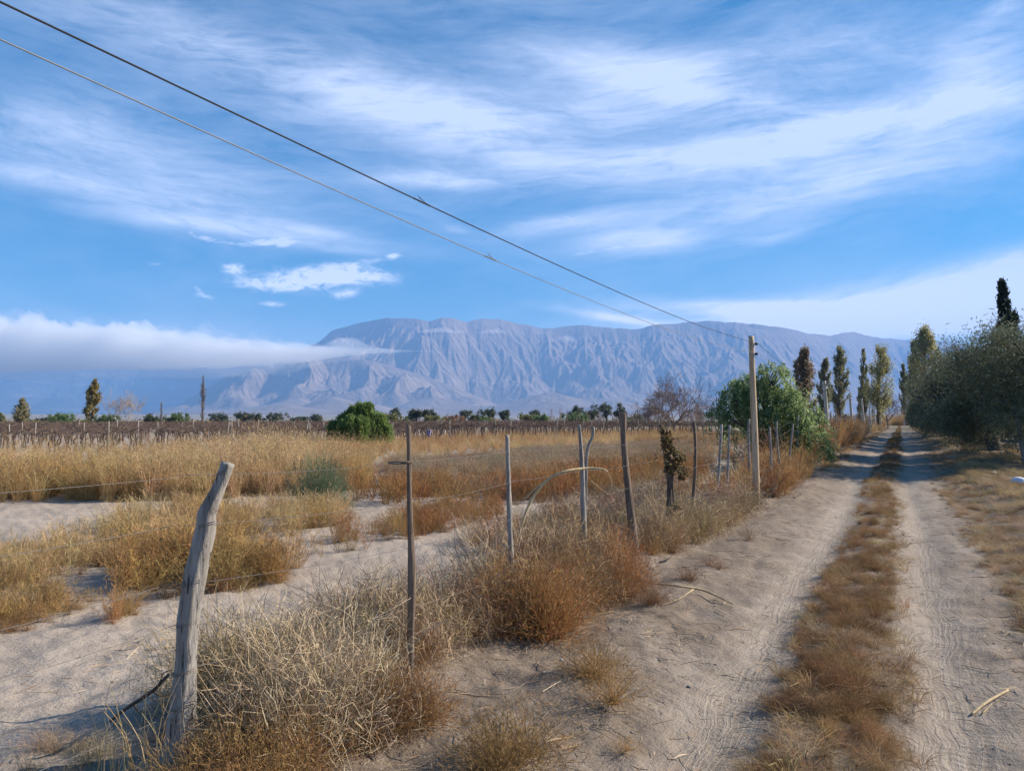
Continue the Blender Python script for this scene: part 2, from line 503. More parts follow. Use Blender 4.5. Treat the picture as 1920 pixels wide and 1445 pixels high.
# ------------------------------------------------------------------ ground and track
def ground_material():
    m, t = mat_new('sandy_ground')
    geo = t.n('ShaderNodeNewGeometry')
    pos = geo.outputs['Position']
    sp = t.n('ShaderNodeSeparateXYZ', inp={0: pos})
    x, y = sp.outputs[0], sp.outputs[1]
    o = t.m('SUBTRACT', x, t.m('MULTIPLY', y, SLOPE))
    wn = t.noise(pos, 0.8, 3.0)
    o = t.m('ADD', o, t.m('MULTIPLY', t.m('SUBTRACT', wn, 0.5), 0.5))
    n_lo = t.noise(pos, 0.45, 5.0, 0.6)
    n_mid = t.noise(pos, 3.2, 6.0, 0.65)
    n_hi = t.noise(pos, 28.0, 5.0, 0.7)
    n_grit = t.noise(pos, 120.0, 3.0, 0.7)

    def band(c, wd):
        q = t.m('DIVIDE', t.m('SUBTRACT', o, c), wd)
        return t.m('EXPONENT', t.m('MULTIPLY', t.m('MULTIPLY', q, q), -1.0))
    tracks = t.m('ADD', band(TRK_L, 0.33), band(TRK_R, 0.34), clamp=True)
    col = t.mix(t.ramp(n_lo, 0.3, 0.7), (0.365, 0.298, 0.240), (0.440, 0.365, 0.300))
    col = t.mix(t.m('MULTIPLY', t.ramp(n_mid, 0.48, 0.68), 0.50), col, (0.275, 0.215, 0.165))
    col = t.mix(t.m('MULTIPLY', t.ramp(n_hi, 0.55, 0.66), 0.55), col, (0.185, 0.140, 0.103))
    col = t.mix(t.m('MULTIPLY', tracks, t.m('ADD', 0.35, t.m('MULTIPLY', n_mid, 0.5))), col, (0.415, 0.345, 0.278))
    # organic litter on the median and along both verges
    lit = t.m('ADD', band(-0.46, 0.34), t.m('ADD', t.ramp(o, 0.75, 1.5), t.m('ADD', t.m('MULTIPLY', band(-2.1, 0.5), 0.55), t.m('MULTIPLY', band(-3.4, 0.8), 0.8))), clamp=True)
    ln = t.noise(pos, 11.0, 8.0, 0.75, 0.8)
    litm = t.m('MULTIPLY', lit, t.ramp(ln, 0.37, 0.54))
    col = t.mix(t.m('MULTIPLY', litm, 0.85), col, (0.165, 0.120, 0.080))
    # packed, dirtier soil beside the ruts
    al0 = t.m('ADD', t.m('MULTIPLY', x, 0.449), t.m('MULTIPLY', y, 0.893))
    streak = t.noise(t.comb(t.m('MULTIPLY', o, 26.0), t.m('MULTIPLY', al0, 0.55)), 1.0, 4.0, 0.6)
    skm = t.m('MULTIPLY', tracks, t.ramp(streak, 0.42, 0.60))
    col = t.mix(t.m('MULTIPLY', skm, 0.55), col, (0.47, 0.40, 0.33))
    col = t.mix(t.m('MULTIPLY', t.m('MULTIPLY', tracks, t.ramp(streak, 0.50, 0.34)), 0.5), col, (0.27, 0.215, 0.165))
    zone = t.m('MULTIPLY', t.ramp(o, -3.6, -2.6), t.m('SUBTRACT', 1.0, t.m('MULTIPLY', tracks, 0.75)))
    nz2 = t.noise(pos, 1.3, 6.0, 0.7, 0.4)
    zone = t.m('MULTIPLY', zone, t.ramp(nz2, 0.30, 0.62))
    col = t.mix(t.m('MULTIPLY', zone, 0.85), col, (0.215, 0.165, 0.122))
    near_road = t.m('MULTIPLY', t.ramp(o, -3.8, -2.4), 0.20)
    col = t.mix(near_road, col, (0.13, 0.10, 0.075))
    speck = t.noise(pos, 46.0, 4.0, 0.8, 1.2)
    col = t.mix(t.m('MULTIPLY', t.ramp(speck, 0.60, 0.68), t.m('ADD', 0.30, t.m('MULTIPLY', zone, 0.45))), col, (0.095, 0.068, 0.048))
    # pale grit
    col = t.mix(t.m('MULTIPLY', t.ramp(n_grit, 0.66, 0.74), 0.45), col, (0.50, 0.45, 0.39))
    # beyond the near fields the plain is low scrub
    dist = t.n('ShaderNodeVectorMath', operation='LENGTH', inp={0: pos}).outputs[1]
    n_far = t.noise(pos, 0.012, 8.0, 0.65)
    scrub = t.mix(t.ramp(n_far, 0.38, 0.62), (0.20, 0.165, 0.105), (0.32, 0.26, 0.19))
    col = t.mix(t.ramp(dist, 60, 160), col, scrub)
    # relief: soft lumps, grit, tyre tread
    al = t.m('ADD', t.m('MULTIPLY', x, 0.449), t.m('MULTIPLY', y, 0.893))
    tr = None
    for c, wd in ((TRK_L - 0.02, 0.22), (TRK_R, 0.2), (-1.75, 0.2)):
        ph = t.m('ADD', t.m('MULTIPLY', al, 95.0), t.m('MULTIPLY', t.m('ABSOLUTE', t.m('SUBTRACT', o, c)), 38.0))
        q = t.m('MULTIPLY', t.m('SINE', ph), band(c, wd))
        tr = q if tr is None else t.m('ADD', tr, q)
    tr = t.m('MULTIPLY', tr, t.ramp(t.noise(pos, 1.1, 2.0), 0.42, 0.62))
    hgt = t.m('ADD', t.m('MULTIPLY', n_mid, 0.55), t.m('ADD', t.m('MULTIPLY', n_hi, 0.55), t.m('ADD', t.m('MULTIPLY', n_grit, 0.10), t.m('ADD', t.m('MULTIPLY', tr, 0.05), t.m('MULTIPLY', skm, 0.12)))))
    fade = t.ramp(dist, 40.0, 4.0)
    bp = t.n('ShaderNodeBump', inp={'Strength': t.m('ADD', 0.12, t.m('MULTIPLY', fade, 0.58)), 'Distance': 0.06, 'Height': hgt})
    bs = t.n('ShaderNodeBsdfPrincipled', inp={'Base Color': col, 'Roughness': 0.95, 'Specular IOR Level': 0.1, 'Normal': bp.outputs[0]})
    t.n('ShaderNodeOutputMaterial', inp={0: bs.outputs[0]})
    return m


M_GROUND = ground_material()


def build_ground():
    fine = np.arange(-46, 46.01, 0.12)
    coarse = np.arange(49, 312, 3.0)
    ang = np.radians(np.concatenate((fine, coarse)))
    rr = [0.5]
    while rr[-1] < 20000:
        r = rr[-1]
        rr.append(r * (1.045 if r < 2.8 else 1.0075 if r < 9 else 1.014 if r < 40 else 1.035))
    rr = np.array(rr)
    A, RR = np.meshgrid(ang, rr)
    X, Y = np.sin(A) * RR, np.cos(A) * RR
    Z = H(X, Y)
    V = np.stack((X, Y, Z), -1).reshape(-1, 3)
    na, nr = len(ang), len(rr)
    i = np.arange(nr - 1)[:, None] * na; j = np.arange(na)[None, :]; j2 = (j + 1) % na
    Q = np.stack((i + j, i + j2, i + na + j2, i + na + j), -1).reshape(-1, 4)
    Q = Q[:, ::-1]
    C = V[Q].mean(1)
    o = C[:, 0] - SLOPE * C[:, 1] - wob(C[:, 1])
    edge = 0.15 * vnoise(C[:, 0] * 0.9, C[:, 1] * 0.9, 77)
    d = np.hypot(C[:, 0], C[:, 1])
    road = (o > -2.25 + edge) & (o < 0.95 + edge) & (d < 190)

    def part(name, mask):
        q = Q[mask]
        u, inv = np.unique(q, return_inverse=True)
        me = new_mesh(name, V[u], inv.reshape(-1, 4), None, M_GROUND, None, True)
        return link(name, me)
    V0 = len(V)
    g = part('ground', ~road)
    tag(g, 'pale sandy ground of the dry field', kind='structure')
    r = part('dirt_track', road)
    tag(r, 'two-rut sandy dirt track running away past the poles', kind='structure')
    # small disc under the camera closes the sheet
    cv = np.concatenate((V[:na], [[0, 0, gz_at(0, 0)]]))
    T = np.array([(na, (k + 1) % na, k) for k in range(na)])
    c = link('ground', new_mesh('ground', cv, None, T, M_GROUND, None, True), g)
    return g


build_ground()


# ------------------------------------------------------------------ mountain range
def rock_material():
    m, t = mat_new('bare_rock')
    geo = t.n('ShaderNodeNewGeometry')
    pos = geo.outputs['Position']
    n1 = t.noise(pos, 0.0016, 7.0, 0.62)
    n2 = t.noise(pos, 0.011, 6.0, 0.65)
    col = t.mix(t.ramp(n1, 0.36, 0.64), (0.195, 0.145, 0.112), (0.265, 0.195, 0.145))
    col = t.mix(t.m('MULTIPLY', t.ramp(n2, 0.45, 0.7), 0.6), col, (0.19, 0.14, 0.105))
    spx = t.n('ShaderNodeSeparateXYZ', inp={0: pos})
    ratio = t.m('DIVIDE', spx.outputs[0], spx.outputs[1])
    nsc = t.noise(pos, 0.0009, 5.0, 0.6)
    far_cloud_shade = t.ramp(t.m('ADD', ratio, t.m('MULTIPLY', t.m('SUBTRACT', nsc, 0.5), 0.16)), -0.40, -0.50)
    col = t.mix(far_cloud_shade, col, (0.045, 0.050, 0.042))            # cloud shadow painted into the rock colour of the farther range
    strata = t.noise(t.n('ShaderNodeMapping', inp={'Vector': pos, 'Scale': (0.10, 0.10, 1.0)}).outputs[0], 0.012, 4.0, 0.6)
    col = t.mix(t.m('MULTIPLY', t.ramp(strata, 0.52, 0.66), 0.35), col, (0.33, 0.255, 0.20))
    bp = t.n('ShaderNodeBump', inp={'Strength': 0.6, 'Distance': 40.0, 'Height': n2})
    bs = t.n('ShaderNodeBsdfPrincipled', inp={'Base Color': col, 'Roughness': 0.95, 'Specular IOR Level': 0.05, 'Normal': bp.outputs[0]})
    t.n('ShaderNodeOutputMaterial', inp={0: bs.outputs[0]})
    return m


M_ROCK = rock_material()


def ero(x, y, dx, dy, seed):
    """stripe noise running along the given direction field: value and gradient"""
    xi = np.floor(x).astype(np.int64); yi = np.floor(y).astype(np.int64)
    xf = x - xi; yf = y - yi
    va = 0; gx_ = 0; gy_ = 0; wt = 0
    for i in range(-2, 2):
        for j in range(-2, 2):
            h = ((xi - i) * 374761393 + (yi - j) * 668265263 + seed * 1442695041) & 0xFFFFFFFF
            h = ((h ^ (h >> 13)) * 1274126177) & 0xFFFFFFFF
            h = h ^ (h >> 16)
            qx = xf + i - ((h & 0xFF) / 255.0) * 0.5; qy = yf + j - (((h >> 8) & 0xFF) / 255.0) * 0.5
            w = np.exp(-2 * (qx * qx + qy * qy))
            m = (qx * dx + qy * dy) * 2 * math.pi
            va = va + np.cos(m) * w; s = -np.sin(m) * w
            gx_ = gx_ + s * dx; gy_ = gy_ + s * dy; wt = wt + w
    return va / wt, gx_ / wt, gy_ / wt


def eroded(X, Y, Hh, scale, amp, octv=5, k0=1.0, branch=1.0, seed=0, gain=0.5):
    """adds ravines that follow the slope of the field Hh (grid rows along Y, columns along X)"""
    def grad():
        ax, ay, az = np.gradient(X, axis=1), np.gradient(Y, axis=1), np.gradient(Hh, axis=1)
        bx, by, bz = np.gradient(X, axis=0), np.gradient(Y, axis=0), np.gradient(Hh, axis=0)
        det = ax * by - ay * bx
        return (az * by - bz * ay) / det, (bz * ax - az * bx) / det
    sx, sy = grad()
    n = np.sqrt(sx * sx + sy * sy) + 1e-6
    k = np.minimum(n / 0.30, 1.25) / n * k0
    dx, dy = sy * k, -sx * k
    h = 0; f = 1.0; a = 1.0; tot = 0
    for o in range(octv):
        v, gx_, gy_ = ero(X / scale * f, Y / scale * f, dx, dy, seed + o)
        h = h + v * a; tot += a
        dx = dx + gy_ * a * branch; dy = dy - gx_ * a * branch
        a *= gain; f *= 2.0
    return h / tot * amp


def mountain_field():
    px = np.concatenate((np.linspace(-900, 90, 160), np.linspace(92, 1900, 1300), np.linspace(1905, 2700, 130)))
    s = (px - CX) / FPX
    crest_px = np.array([-900, -300, 0, 150, 300, 420, 520, 575, 595, 620, 660, 700, 730, 765, 790, 805, 830, 852, 875, 890, 912, 940, 962, 985, 1012, 1040, 1062, 1085, 1110, 1150, 1185, 1205, 1222, 1240, 1265, 1290, 1330, 1380, 1440, 1480, 1520, 1560, 1590, 1602, 1625, 1660, 1700, 1750, 1790, 1840, 1900, 2000, 2300, 2700])
    crest_py = np.array([650, 648, 652, 650, 655, 660, 658, 650, 641, 620, 607, 599, 595, 596, 598, 601, 594, 596, 603, 598, 597, 598, 604, 608, 614, 615, 611, 608, 611, 614, 616, 615, 610, 606, 607, 603, 601, 604, 609, 615, 625, 628, 623, 621, 628, 634, 636, 637, 640, 652, 668, 690, 720, 735])
    cp = np.interp(px, crest_px, crest_py)
    cp = cp + 1.6 * fbm(px / 28.0, px * 0, 41, 3)
    tanc = (HZ - cp) / FPX
    far = 1 - sst(px, 250, 520)                         # the range steps back behind the cloud
    far = np.maximum(far, 0.55 * sst(px, 1420, 1750))
    Yc = 10200 + 3900 * far + 650 * vnoise(s * 5, s * 0, 8)
    Y0 = 7300 + 3300 * far + 450 * vnoise(s * 5, s * 0, 9)
    hc = Yc * tanc
    rows_a = np.linspace(0, 1, 90)[:-1]
    rows_b = np.linspace(0, 1, 330)
    rows_c = np.linspace(0, 1, 16)[1:]
    Yp = np.concatenate((4300 + (Y0[None] - 4300) * rows_a[:, None], Y0[None] + (Yc - Y0)[None] * rows_b[:, None], Yc[None] + 2500 * rows_c[:, None]))
    S = np.broadcast_to(s[None], Yp.shape); PXX = np.broadcast_to(px[None], Yp.shape)
    t = np.clip((Yp - Y0[None]) / (Yc - Y0)[None], 0, 1)
    back = np.clip((Yp - Yc[None]) / 2500.0, 0, 1)
    X = S * Yp
    base = 42.0 * sst(np.hypot(X, Yp), 2500, 6500) + 0.006 * np.maximum(Yp - 5200, 0)
    f = 0.42 * t + 0.58 * t ** 1.7
    env = np.sin(np.clip(t, 0, 1) * math.pi) ** 0.6
    low = (1 - t) ** 0.5
    # buttresses run out from the wall and split towards the plain
    big = 0.20 * vnoise(X / 1500.0 + 1, Yp / 2600.0, 12) + 0.13 * vnoise(X / 620.0, Yp / 1500.0, 13) + 0.07 * vnoise(X / 300.0, Yp / 500.0, 14)
    Hh = base * (1 - sst(t, 0, 0.4)) + hc[None] * np.clip(f + env * 0.72 * big, 0, 1.0)
    # a darker spur in front on the cloud's side
    sp_px = np.array([300, 345, 395, 433, 480, 520, 540, 575, 620, 700, 800, 900, 1000])
    sp_py = np.array([782, 752, 722, 700, 692, 689, 680, 672, 668, 676, 705, 745, 785])
    spc = np.interp(px, sp_px, sp_py, left=800, right=800)
    spY = 8300 + 250 * vnoise(s * 9, s * 0, 14)
    sph = np.maximum(spY * (HZ - spc) / FPX, -50)
    ts = np.clip((Yp - 6900) / (spY[None] - 6900), 0, 1)
    tb = np.clip((Yp - spY[None]) / 900.0, 0, 1)
    hs = sph[None] * (ts ** 1.1 * (1 - tb ** 1.2)) * (1 + 0.5 * np.sin(ts * math.pi) * (vnoise(X / 500.0, Yp / 900.0, 15) + 0.6 * vnoise(X / 220.0, Yp / 400.0, 16)))
    Hh = np.where((ts > 0) & (sph[None] > 0), np.maximum(Hh, hs), Hh)
    # badland foothills
    for (Yf, wid, amp, fr, sd_) in ((6300, 500, 58, 520.0, 51), (6900, 520, 105, 640.0, 61), (7600, 600, 165, 800.0, 71)):
        en = np.exp(-((Yp - Yf - 350 * vnoise(S * 8, S * 0, sd_)) / wid) ** 2)
        a = amp * np.clip(0.45 + 1.1 * vnoise(X / fr, Yp / 1300.0, sd_ + 1), 0.0, 1.4)
        lim = sst(PXX, 150, 420) * (1 - 0.75 * sst(PXX, 1250, 1500))
        Hh = np.maximum(Hh, base + en * a * lim - 25 * (1 - lim))
    rel = Hh - base
    e1 = eroded(X, Yp, Hh, 430.0, 1.0, 5, 1.0, 0.75, 3, 0.52)
    amp = np.clip(rel * 0.125, 0, 54) * (1 - 0.92 * sst(t, 0.84, 1.0)) * (1 - back)
    amp = amp * (1 - 0.95 * np.exp(-((Yp - spY[None] - 120) / 330.0) ** 2) * sst(hs - Hh, -60, 0))
    Hh = Hh + amp * (e1 - 0.2)
    Hh = Hh * (1 - 0.8 * back) - 60 * back
    # front edge dips below the plain
    Hh[0] -= 60
    Hh[1] -= 10
    return X, Yp, Hh, px


def build_mountain():
    X, Yp, Hh, _ = mountain_field()
    V = np.stack((X, Yp, Hh), -1).reshape(-1, 3)
    nr, nc = Yp.shape
    i = np.arange(nr - 1)[:, None] * nc; j = np.arange(nc - 1)[None, :]
    Q = np.stack((i + j, i + j + 1, i + nc + j + 1, i + nc + j), -1).reshape(-1, 4)
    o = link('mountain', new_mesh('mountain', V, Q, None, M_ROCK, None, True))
    tag(o, 'long bare gullied mountain range fading into blue haze', kind='structure')


build_mountain()


# ------------------------------------------------------------------ low cloud lying against the range
def cloud_material(name, dens):
    m, t = mat_new(name)
    pv = t.n('ShaderNodeVolumePrincipled', inp={'Color': (1.0, 1.0, 1.0, 1), 'Density': dens, 'Anisotropy': 0.15})
    t.n('ShaderNodeOutputMaterial', inp={'Volume': pv.outputs[0]})
    return m


M_CLOUD = cloud_material('cloud_vapour', 0.0064)
M_WISP = cloud_material('thin_vapour', 0.0032)


def cloud_bank(name, prof, Y, half, mat, label, seed, lump=0.16, nx=260, nt=64):
    """closed lumpy body: an elliptical section swept along x between a top and a bottom profile"""
    prof = np.array(prof, float)
    px = np.linspace(prof[0, 0], prof[-1, 0], nx)
    top = np.interp(px, prof[:, 0], prof[:, 1]); bot = np.interp(px, prof[:, 0], prof[:, 2])
    zt, zb = (HZ - top) / FPX * Y, (HZ - bot) / FPX * Y
    zc, a = (zt + zb) / 2, np.maximum((zt - zb) / 2, 1.0)
    th = np.arange(nt) / nt * 2 * math.pi
    u = np.linspace(0, 1, nx)
    end = np.sqrt(np.clip(1 - np.abs(2 * u - 1) ** 8, 0, 1)) * 0.98 + 0.02
    x = (px - CX) / FPX * Y
    dep = half * end * np.clip(a / (a.max() + 1e-6), 0.03, 1) ** 0.9
    ct, st = np.cos(th)[None, :], np.sin(th)[None, :]
    n = fbm(x[:, None] / 210.0 + 0 * ct, ct * 1.6 + st * 1.1 + seed, seed, 6, 0.64)
    up = np.clip(st, 0, 1)
    k = 1 + lump * n * (0.35 + 1.0 * up)
    Yv = Y + dep[:, None] * ct * k
    Zv = zc[:, None] + a[:, None] * end[:, None] * np.sign(st) * np.abs(st) ** 0.9 * k
    Xv = np.broadcast_to(x[:, None], Yv.shape)
    V = np.stack((Xv, Yv, Zv), -1).reshape(-1, 3)
    i = np.arange(nx - 1)[:, None] * nt; j = np.arange(nt)[None, :]; j2 = (j + 1) % nt
    Q = np.stack((i + j, i + j2, i + nt + j2, i + nt + j), -1).reshape(-1, 4)
    V = np.concatenate((V, [[x[0], Y, zc[0]], [x[-1], Y, zc[-1]]]))
    T = [(nx * nt, (q + 1) % nt, q) for q in range(nt)] + [(nx * nt + 1, (nx - 1) * nt + q, (nx - 1) * nt + (q + 1) % nt) for q in range(nt)]
    o = link(name, new_mesh(name, V, Q, T, mat, None, True))
    tag(o, label, 'cloud', kind='stuff')
    return o


cloud_bank('cloud', [(-1500, 640, 700), (-700, 606, 700), (-200, 598, 698), (0, 597, 696), (55, 599, 695), (100, 602, 694), (135, 609, 693), (160, 614, 692), (205, 611, 692),
                     (235, 606, 692), (265, 610, 692), (285, 620, 692), (330, 627, 692), (420, 633, 690), (480, 639, 686), (560, 645, 682), (610, 647, 674),
                     (650, 648, 669), (700, 650, 665), (750, 652, 662), (800, 655, 659)], 5600, 330, M_CLOUD, 'long flat bank of white cloud lying against the mountain foot', 3, 0.29, 1100, 110)
M_VEIL = cloud_material('veil_vapour', 0.0010)
cloud_bank('cloud_veil', [(-1500, 600, 724), (-700, 590, 722), (-200, 592, 714), (0, 593, 712), (150, 604, 710), (300, 615, 708), (420, 624, 711), (520, 634, 704), (600, 642, 688), (690, 648, 674), (770, 653, 664)],
           5550, 420, M_VEIL, 'thin veil of mist hanging under the cloud bank', 12, 0.35, 500, 64)
for prof, Y, hf, lb, sd_ in (
        ([(596, 650, 656), (615, 641, 655), (640, 631, 654), (665, 634, 653), (690, 645, 654), (720, 652, 655)], 6900, 110, 'small white puff of cloud rising from the cloud bank tip', 5),
        ([(780, 621, 624), (800, 616, 623), (825, 613, 622), (850, 617, 623), (880, 620, 623)], 6900, 60, 'thin cloud wisp under the flat summit', 6),
        ([(895, 621, 624), (915, 617, 624), (935, 615, 624), (950, 621, 625)], 6900, 60, 'small cloud wisp beside the second summit notch', 7),
        ([(1052, 630, 634), (1062, 627, 638), (1075, 631, 641), (1084, 637, 641)], 6900, 60, 'tiny cloud wisp caught in a mountain gully', 8)):
    cloud_bank('cloud_wisp', prof, Y, hf, M_WISP, lb, sd_, 0.3, 60, 32)


# ------------------------------------------------------------------ haze
def build_haze():
    m, t = mat_new('haze_air')
    pv = t.n('ShaderNodeVolumePrincipled', inp={'Color': (0.26, 0.50, 0.93, 1), 'Density': 9.8e-5, 'Anisotropy': 0.0})
    t.n('ShaderNodeOutputMaterial', inp={'Volume': pv.outputs[0]})
    L, b, tp = 27000.0, -90.0, 1480.0
    V = [(sx * L, sy * L, z) for z in (b, tp) for sy in (-1, 1) for sx in (-1, 1)]
    Q = [(0, 2, 3, 1), (4, 5, 7, 6), (0, 1, 5, 4), (2, 6, 7, 3), (0, 4, 6, 2), (1, 3, 7, 5)]
    o = link('haze', new_mesh('haze', V, Q, None, m))
    tag(o, 'pale blue haze over the whole plain', kind='stuff')


build_haze()


# ------------------------------------------------------------------ telephone poles and overhead wires
def pole_off(d):
    return -3.2


def build_pole(name, base, top, r0, r1, label, seed, mat=None):
    base = np.array(base, float); top = np.array(top, float)
    root = link(name, None, None, base)
    tag(root, label, 'telephone pole', 'telephone poles along the track')
    n = 26
    u = np.linspace(0, 1, n)[:, None]
    path = (top - base) * u
    path = path + np.stack((0.018 * np.sin(u[:, 0] * 4 + seed), 0.01 * np.sin(u[:, 0] * 5 + seed * 2), 0 * u[:, 0]), -1)
    path = np.concatenate(([path[0] - (0, 0, 0.4)], path))
    rad = np.concatenate(([r0], np.linspace(r0, r1, n)))
    V, Q, T = tube(path, rad, 14, 0.05, seed)
    link('pole_shaft', new_mesh('pole_shaft', V, Q, T, mat or M_POLE, None, True), root)
    for k, z in enumerate((0.17, 0.38)):
        c = path[-1] - np.array((0, 0, z))
        ins = MB()
        s = np.array((0.86, -0.45, 0.0))
        ins.add(*tube(np.array((c + s * (r1 - 0.01), c + s * (r1 + 0.045))), (0.011, 0.011), 6))
        prof = [(0.0, 0.018), (0.012, 0.034), (0.02, 0.030), (0.028, 0.022), (0.036, 0.030), (0.046, 0.034), (0.056, 0.018)]
        ins.add(*tube(np.array([c + s * (r1 + 0.02 + a) for a, _ in prof]), [b for _, b in prof], 10))
        link('insulator', ins.mesh('insulator', M_BLACK, True), root)
    return root


POLES = []      # base, top
b1 = G(1417, 945); b1[2] -= 0.02
t1 = P3(1410.5, 630, b1[1] + 0.05)
build_pole('telephone_pole', b1, t1, 0.074, 0.056, 'pale debarked timber pole nearest the camera, rising from golden weeds by the fence', 1)
POLES.append((b1, t1))
pole_px = [(1545, 1552, 714, 33.3, 'thin grey pole beside the drooping green pepper tree'),
           (1593, 1598, 738, 50.0, 'second pole beyond the pepper tree, above brown brush'),
           (1616, 1620, 747, 65.5, 'third pole beyond the pepper tree, at the dropper fence'),
           (1630, 1632.5, 755.5, 80.0, 'fourth pole beyond the pepper tree, thin against the poplar'),
           (1639, 1641, 760.5, 94.0, 'fifth pole beyond the pepper tree, below the brown poplar'),
           (1644.5, 1646.5, 763.5, 107.0, 'sixth pole beyond the pepper tree, close before the last one'),
           (1650, 1651.5, 766.5, 120.0, 'last and smallest pole in the line at the end of the track')]
for k, (tx, bx, ty, d, lb) in enumerate(pole_px):
    b = at_depth(bx, d); t_ = P3(tx, ty, d)
    build_pole('telephone_pole', b, t_, 0.085 if k == 0 else 0.100, 0.070, 'pale ' + lb, 5 + k, M_POLEGREY)
    POLES.append((b, t_))


def wire_path(a, b, sag, n=60):
    u = np.linspace(0, 1, n)
    p = a[None] * (1 - u[:, None]) + b[None] * u[:, None]
    p[:, 2] -= sag * 4 * u * (1 - u)
    return p


def overhead(name, drop, radius, mat, label, pts_px, splice_at):
    """first span goes through measured points; later spans run from pole to pole"""
    mb = MB()
    span = [np.array((-3.0 - 0.503 * 3.0, -2.6, 3.40 - (drop - 0.17) * 0.7))]
    for (px, py) in pts_px:
        a = (px - CX) / FPX
        d = -3.2 / (a - SLOPE)
        if d <= 0: continue
        span.append(P3(px, py, d))
    side = np.array((0.86, -0.45, 0)) * 0.02
    span.append(POLES[0][1] - np.array((0, 0, drop)) + side)
    sp = np.array(span)
    # smooth height with a parabola over the forward distance
    co = np.polyfit(sp[1:, 1], sp[1:, 2], 2)
    ys = np.linspace(sp[0, 1], sp[-1, 1], 110)
    xs = np.interp(ys, sp[:, 1], sp[:, 0])
    zs = np.polyval(co, ys)
    path = np.stack((xs, ys, zs), -1)
    mb.add(*tube(path, radius, 6))
    for k in range(len(POLES) - 1):
        a = POLES[k][1] - np.array((0, 0, drop)) + side * 5
        b = POLES[k + 1][1] - np.array((0, 0, drop)) + side * 5
        mb.add(*tube(wire_path(a, b, 0.25, 24), radius, 5))
    root = link(name, mb.mesh(name, mat, True))
    tag(root, label, 'wire', 'overhead wires on the telephone poles')
    # twisted splice with loose ends
    j = int(np.argmin(np.abs(ys - splice_at)))
    c = path[j]; dr = unit(path[j + 1] - path[j - 1])
    s = MB()
    g = np.random.default_rng(3)
    u = np.linspace(-0.10, 0.10, 30)
    coil = c + dr * u[:, None] + np.stack((0 * u, np.cos(u * 200) * 0.006, np.sin(u * 200) * 0.006), -1)
    s.add(*tube(coil, 0.0035, 5))
    for q in range(2):
        e = spline([c + dr * (0.08 - 0.03 * q), c + dr * (0.02 - 0.05 * q) + np.array((0, 0, 0.014 + 0.005 * q)), c + dr * (-0.07 + 0.04 * q) + np.array((0.01, 0, 0.028 - 0.008 * q))], 8)
        s.add(*tube(e, 0.0018, 4))
    link('wire_splice', s.mesh('wire_splice', mat, True), root)
    return root


overhead('overhead_wire', 0.14, 0.0044, M_CABLE, 'dark upper overhead wire crossing the sky to the pole top',
         [(0, 12), (240, 112), (480, 224), (640, 305), (800, 388), (960, 462), (1153, 545), (1300, 604)], 5.2)
overhead('overhead_wire', 0.33, 0.0032, M_CABLE2, 'thin grey lower overhead wire with a frayed splice',
         [(0, 117), (240, 182), (480, 265), (700, 370), (920, 487), (1080, 556), (1200, 600), (1300, 635)], 6.0)


# ------------------------------------------------------------------ wire fence
fence = link('wire_fence', None, None, (0, 0, 0))
tag(fence, 'old stock fence of crooked grey posts and barbed wire beside the track', 'fence')


def post(path_px, d, widths, mat, label=None, sides=12, rough=0.12, seed=0, dd=0.0):
    """post along measured pixels at one forward distance; widths in photo pixels"""
    pts = np.array([P3(px, py, d + dd * k) for k, (px, py) in enumerate(path_px)])
    pts = np.concatenate(([pts[0] - np.array((0, 0, 0.35))], pts))
    w_ = np.array([widths[0]] + list(widths)) / FPX * d / 2 * (0.92 if d < 4.5 else 0.80)
    n = max(14, int(np.linalg.norm(pts[-1] - pts[0]) / 0.025)) if d < 12 else 16
    path = spline(pts, n)
    rad = np.interp(np.linspace(0, 1, n), np.linspace(0, 1, len(w_)), w_)
    V, Q, T = tube(path, rad, max(sides, 14) if d < 12 else sides, rough * 1.7, seed)
    o = link('fence_post', new_mesh('fence_post', V, Q, T, mat, None, True), fence)
    if label: o['label'] = label
    return pts


def flist(d):
    """fence line: forward distance -> x"""
    return SLOPE * d - np.interp(d, [0, 3.97, 5.24, 9.9, 17, 200], [3.7, 3.70, 3.33, 3.42, 3.3, 3.3])


post([(338, 1448), (338, 1385), (346, 1290), (348, 1240), (353, 1170), (366, 1080), (384, 1000), (388, 965), (398, 940), (414, 905), (428, 868)],
     3.97, [80, 62, 44, 40, 40, 42, 37, 35, 31, 27, 27], M_POST, 'thick leaning grey gnarled post with flared foot', 20, 0.12, 2)
post([(771, 1288), (770, 1200), (772, 1080), (769, 980), (767, 880), (766, 798)], 5.24, [17, 15, 17, 13, 11, 10], M_POSTBROWN,
     'slim straight dark post with a short cross peg', 10, 0.14, 3)
post([(957, 1175), (958, 1060), (955, 960), (951, 815)], 6.75, [14, 13, 12, 10], M_POST, 'slim grey post behind the bent stalk', 10, 0.14, 4)
post([(1096, 1100), (1095, 1000), (1093, 930), (1090, 850), (1086, 796)], 8.2, [11, 12, 11, 10, 8], M_POST, 'thin bleached post with peeling side', 9, 0.18, 5)
post([(1097, 960), (1099, 880), (1102, 840), (1111, 818), (1112, 800)], 8.9, [9, 8, 7, 6, 6], M_POST, 'short crooked forked stick post', 8, 0.16, 6)
post([(1191, 1054), (1187, 1000), (1181, 945), (1174, 880), (1169, 820), (1168, 773)], 9.85, [23, 21, 18, 15, 14, 14], M_POSTBROWN,
     'thick brown post curving up beside the brush', 14, 0.10, 7)
post([(1255, 1000), (1256, 930), (1250, 870), (1243, 820), (1239, 793)], 11.3, [13, 12, 10, 8, 5], M_POSTBROWN, 'dark post overgrown with creeper', 10, 0.15, 8)
